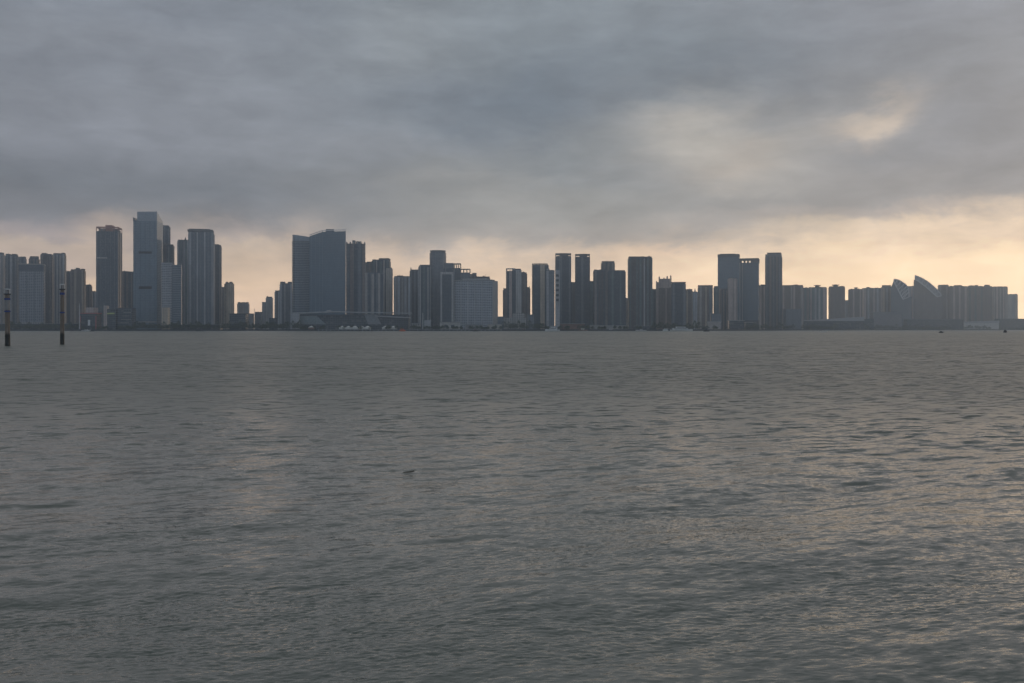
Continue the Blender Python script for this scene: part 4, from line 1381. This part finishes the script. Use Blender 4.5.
me.polygons.foreach_set('loop_start', (np.arange(len(quads)) * 4).astype(np.int32))
me.update(calc_edges=True)
me.polygons.foreach_set('use_smooth', np.ones(len(quads), bool))
m, n, b = new_mat('sea_water')
geo = n.new('ShaderNodeNewGeometry')
P = geo.outputs['Position']
sp = n.new('ShaderNodeSeparateXYZ')
m.node_tree.links.new(P, sp.inputs[0])
dist = n.m('SQRT', n.m('ADD', n.m('MULTIPLY', sp.outputs[0], sp.outputs[0]), n.m('MULTIPLY', sp.outputs[1], sp.outputs[1])))


rot = n.new('ShaderNodeVectorRotate', rotation_type='Z_AXIS')
m.node_tree.links.new(P, rot.inputs['Vector'])
rot.inputs['Angle'].default_value = -math.radians(20)      # ripple crests run a little away to the right
PR = rot.outputs[0]


def slope(scale, stretch, seed, det=2):
    v_ = n.vm('ADD', n.vm('MULTIPLY', PR, (scale * stretch, scale, scale)), (seed, seed * 1.7, 0))
    s_ = n.noise(v_, 1.0, det, .55, color=True)
    return n.vm('SUBTRACT', s_, (.5, .5, .5))


# slopes of the ripples too fine for the mesh; the middle and long ones take over where the mesh rows open up
fine = n.vm('SCALE', slope(9.0, .45, 3.1), scale=n.m('ADD', .5, 0.0))
mid_ = n.vm('SCALE', slope(2.6, .4, 17.0), scale=n.smooth(dist, 9, 40, .15, 1.5))
long_ = n.vm('SCALE', slope(.75, .32, 41.0), scale=n.smooth(dist, 35, 140, .04, 1.4))
gustn = n.noise(n.vm('MULTIPLY', P, (.006, .02, 0)), 1.0, 4, .55)
gs = n.smooth(gustn, .3, .7, .65, 1.3)
sl = n.vm('SCALE', n.vm('ADD', n.vm('ADD', fine, mid_), long_), scale=gs)
sl = n.vm('MULTIPLY', sl, (1.2, 1.1, 0))
nrm = n.vm('NORMALIZE', n.vm('ADD', geo.outputs['Normal'], sl))
m.node_tree.links.new(nrm, b.inputs['Normal'])
tint = n.noise(n.vm('MULTIPLY', P, (.05, .12, 0)), 1.0, 3)
n.put(b.inputs['Base Color'], n.mix(tint, (.082, .103, .086), (.098, .120, .100)))
n.put(b.inputs['Roughness'], n.smooth(dist, 8, 70, .15, .38))
b.inputs['IOR'].default_value = 1.333
me.materials.append(m)
wo = bpy.data.objects.new('water', me)
C.objects.link(wo)
tag(wo, kind='structure')

# floating debris
dY = CAM_H * F / (472 - HZ)
t = empty('driftwood', (wx(409, dY), dY, .005), .15, 'small dark piece of driftwood floating alone on the open water', 'driftwood')
hull = lathe([(-.15, .006), (-.10, .012), (-.04, .016), (.05, .021), (.10, .016), (.13, .008)], 10)
hull.v = [(z_, y_ + .02 * math.sin(z_ * 9), x_ + .03 * z_ * 2) for x_, y_, z_ in hull.v]
hull.build('log', plain('wet_bark', (.10, .088, .065), .5, .3, 12), t, smooth=True)
MB().beam((.08, 0, .01), (.15, .03, .045), .012).build('twig', plain('wet_bark', (.022, .02, .015)), t)

# ------------------------------------------------------------------ haze
m = bpy.data.materials.new('haze_air')
m.use_nodes = True
nt = m.node_tree
nt.nodes.clear()
o_ = nt.nodes.new('ShaderNodeOutputMaterial')
pv = nt.nodes.new('ShaderNodeVolumePrincipled')
pv.inputs['Color'].default_value = (.74, .87, 1.0, 1)
pv.inputs['Density'].default_value = 1.3e-4
pv.inputs['Anisotropy'].default_value = .75
nt.links.new(pv.outputs[0], o_.inputs['Volume'])
hz = MB().box(-3400, 3400, -300, 5100, -2.5, 330).build('haze', m)
tag(hz, 'thin grey evening haze over the bay', 'haze', kind='stuff')

# overlap check while building (prints only)
for i in range(len(FOOT)):
    for j in range(i):
        a, b2 = FOOT[i], FOOT[j]
        def corners(f):
            _, x, y, w, d, th = f
            return [(x + u * w * math.cos(th) - v_ * d * math.sin(th), y + u * w * math.sin(th) + v_ * d * math.cos(th)) for u, v_ in ((-.5, -.5), (.5, -.5), (.5, .5), (-.5, .5))]
        ca, cb = corners(a), corners(b2)
        sep_ = False
        for P_ in (ca, cb):
            for q in range(4):
                ex, ey = P_[(q + 1) % 4][0] - P_[q][0], P_[(q + 1) % 4][1] - P_[q][1]
                nx, ny = ey, -ex
                pa = [x * nx + y * ny for x, y in ca]
                pb = [x * nx + y * ny for x, y in cb]
                if max(pa) < min(pb) or max(pb) < min(pa):
                    sep_ = True
        if not sep_:
            print('OVERLAP', a[0][:50], '|', b2[0][:50])
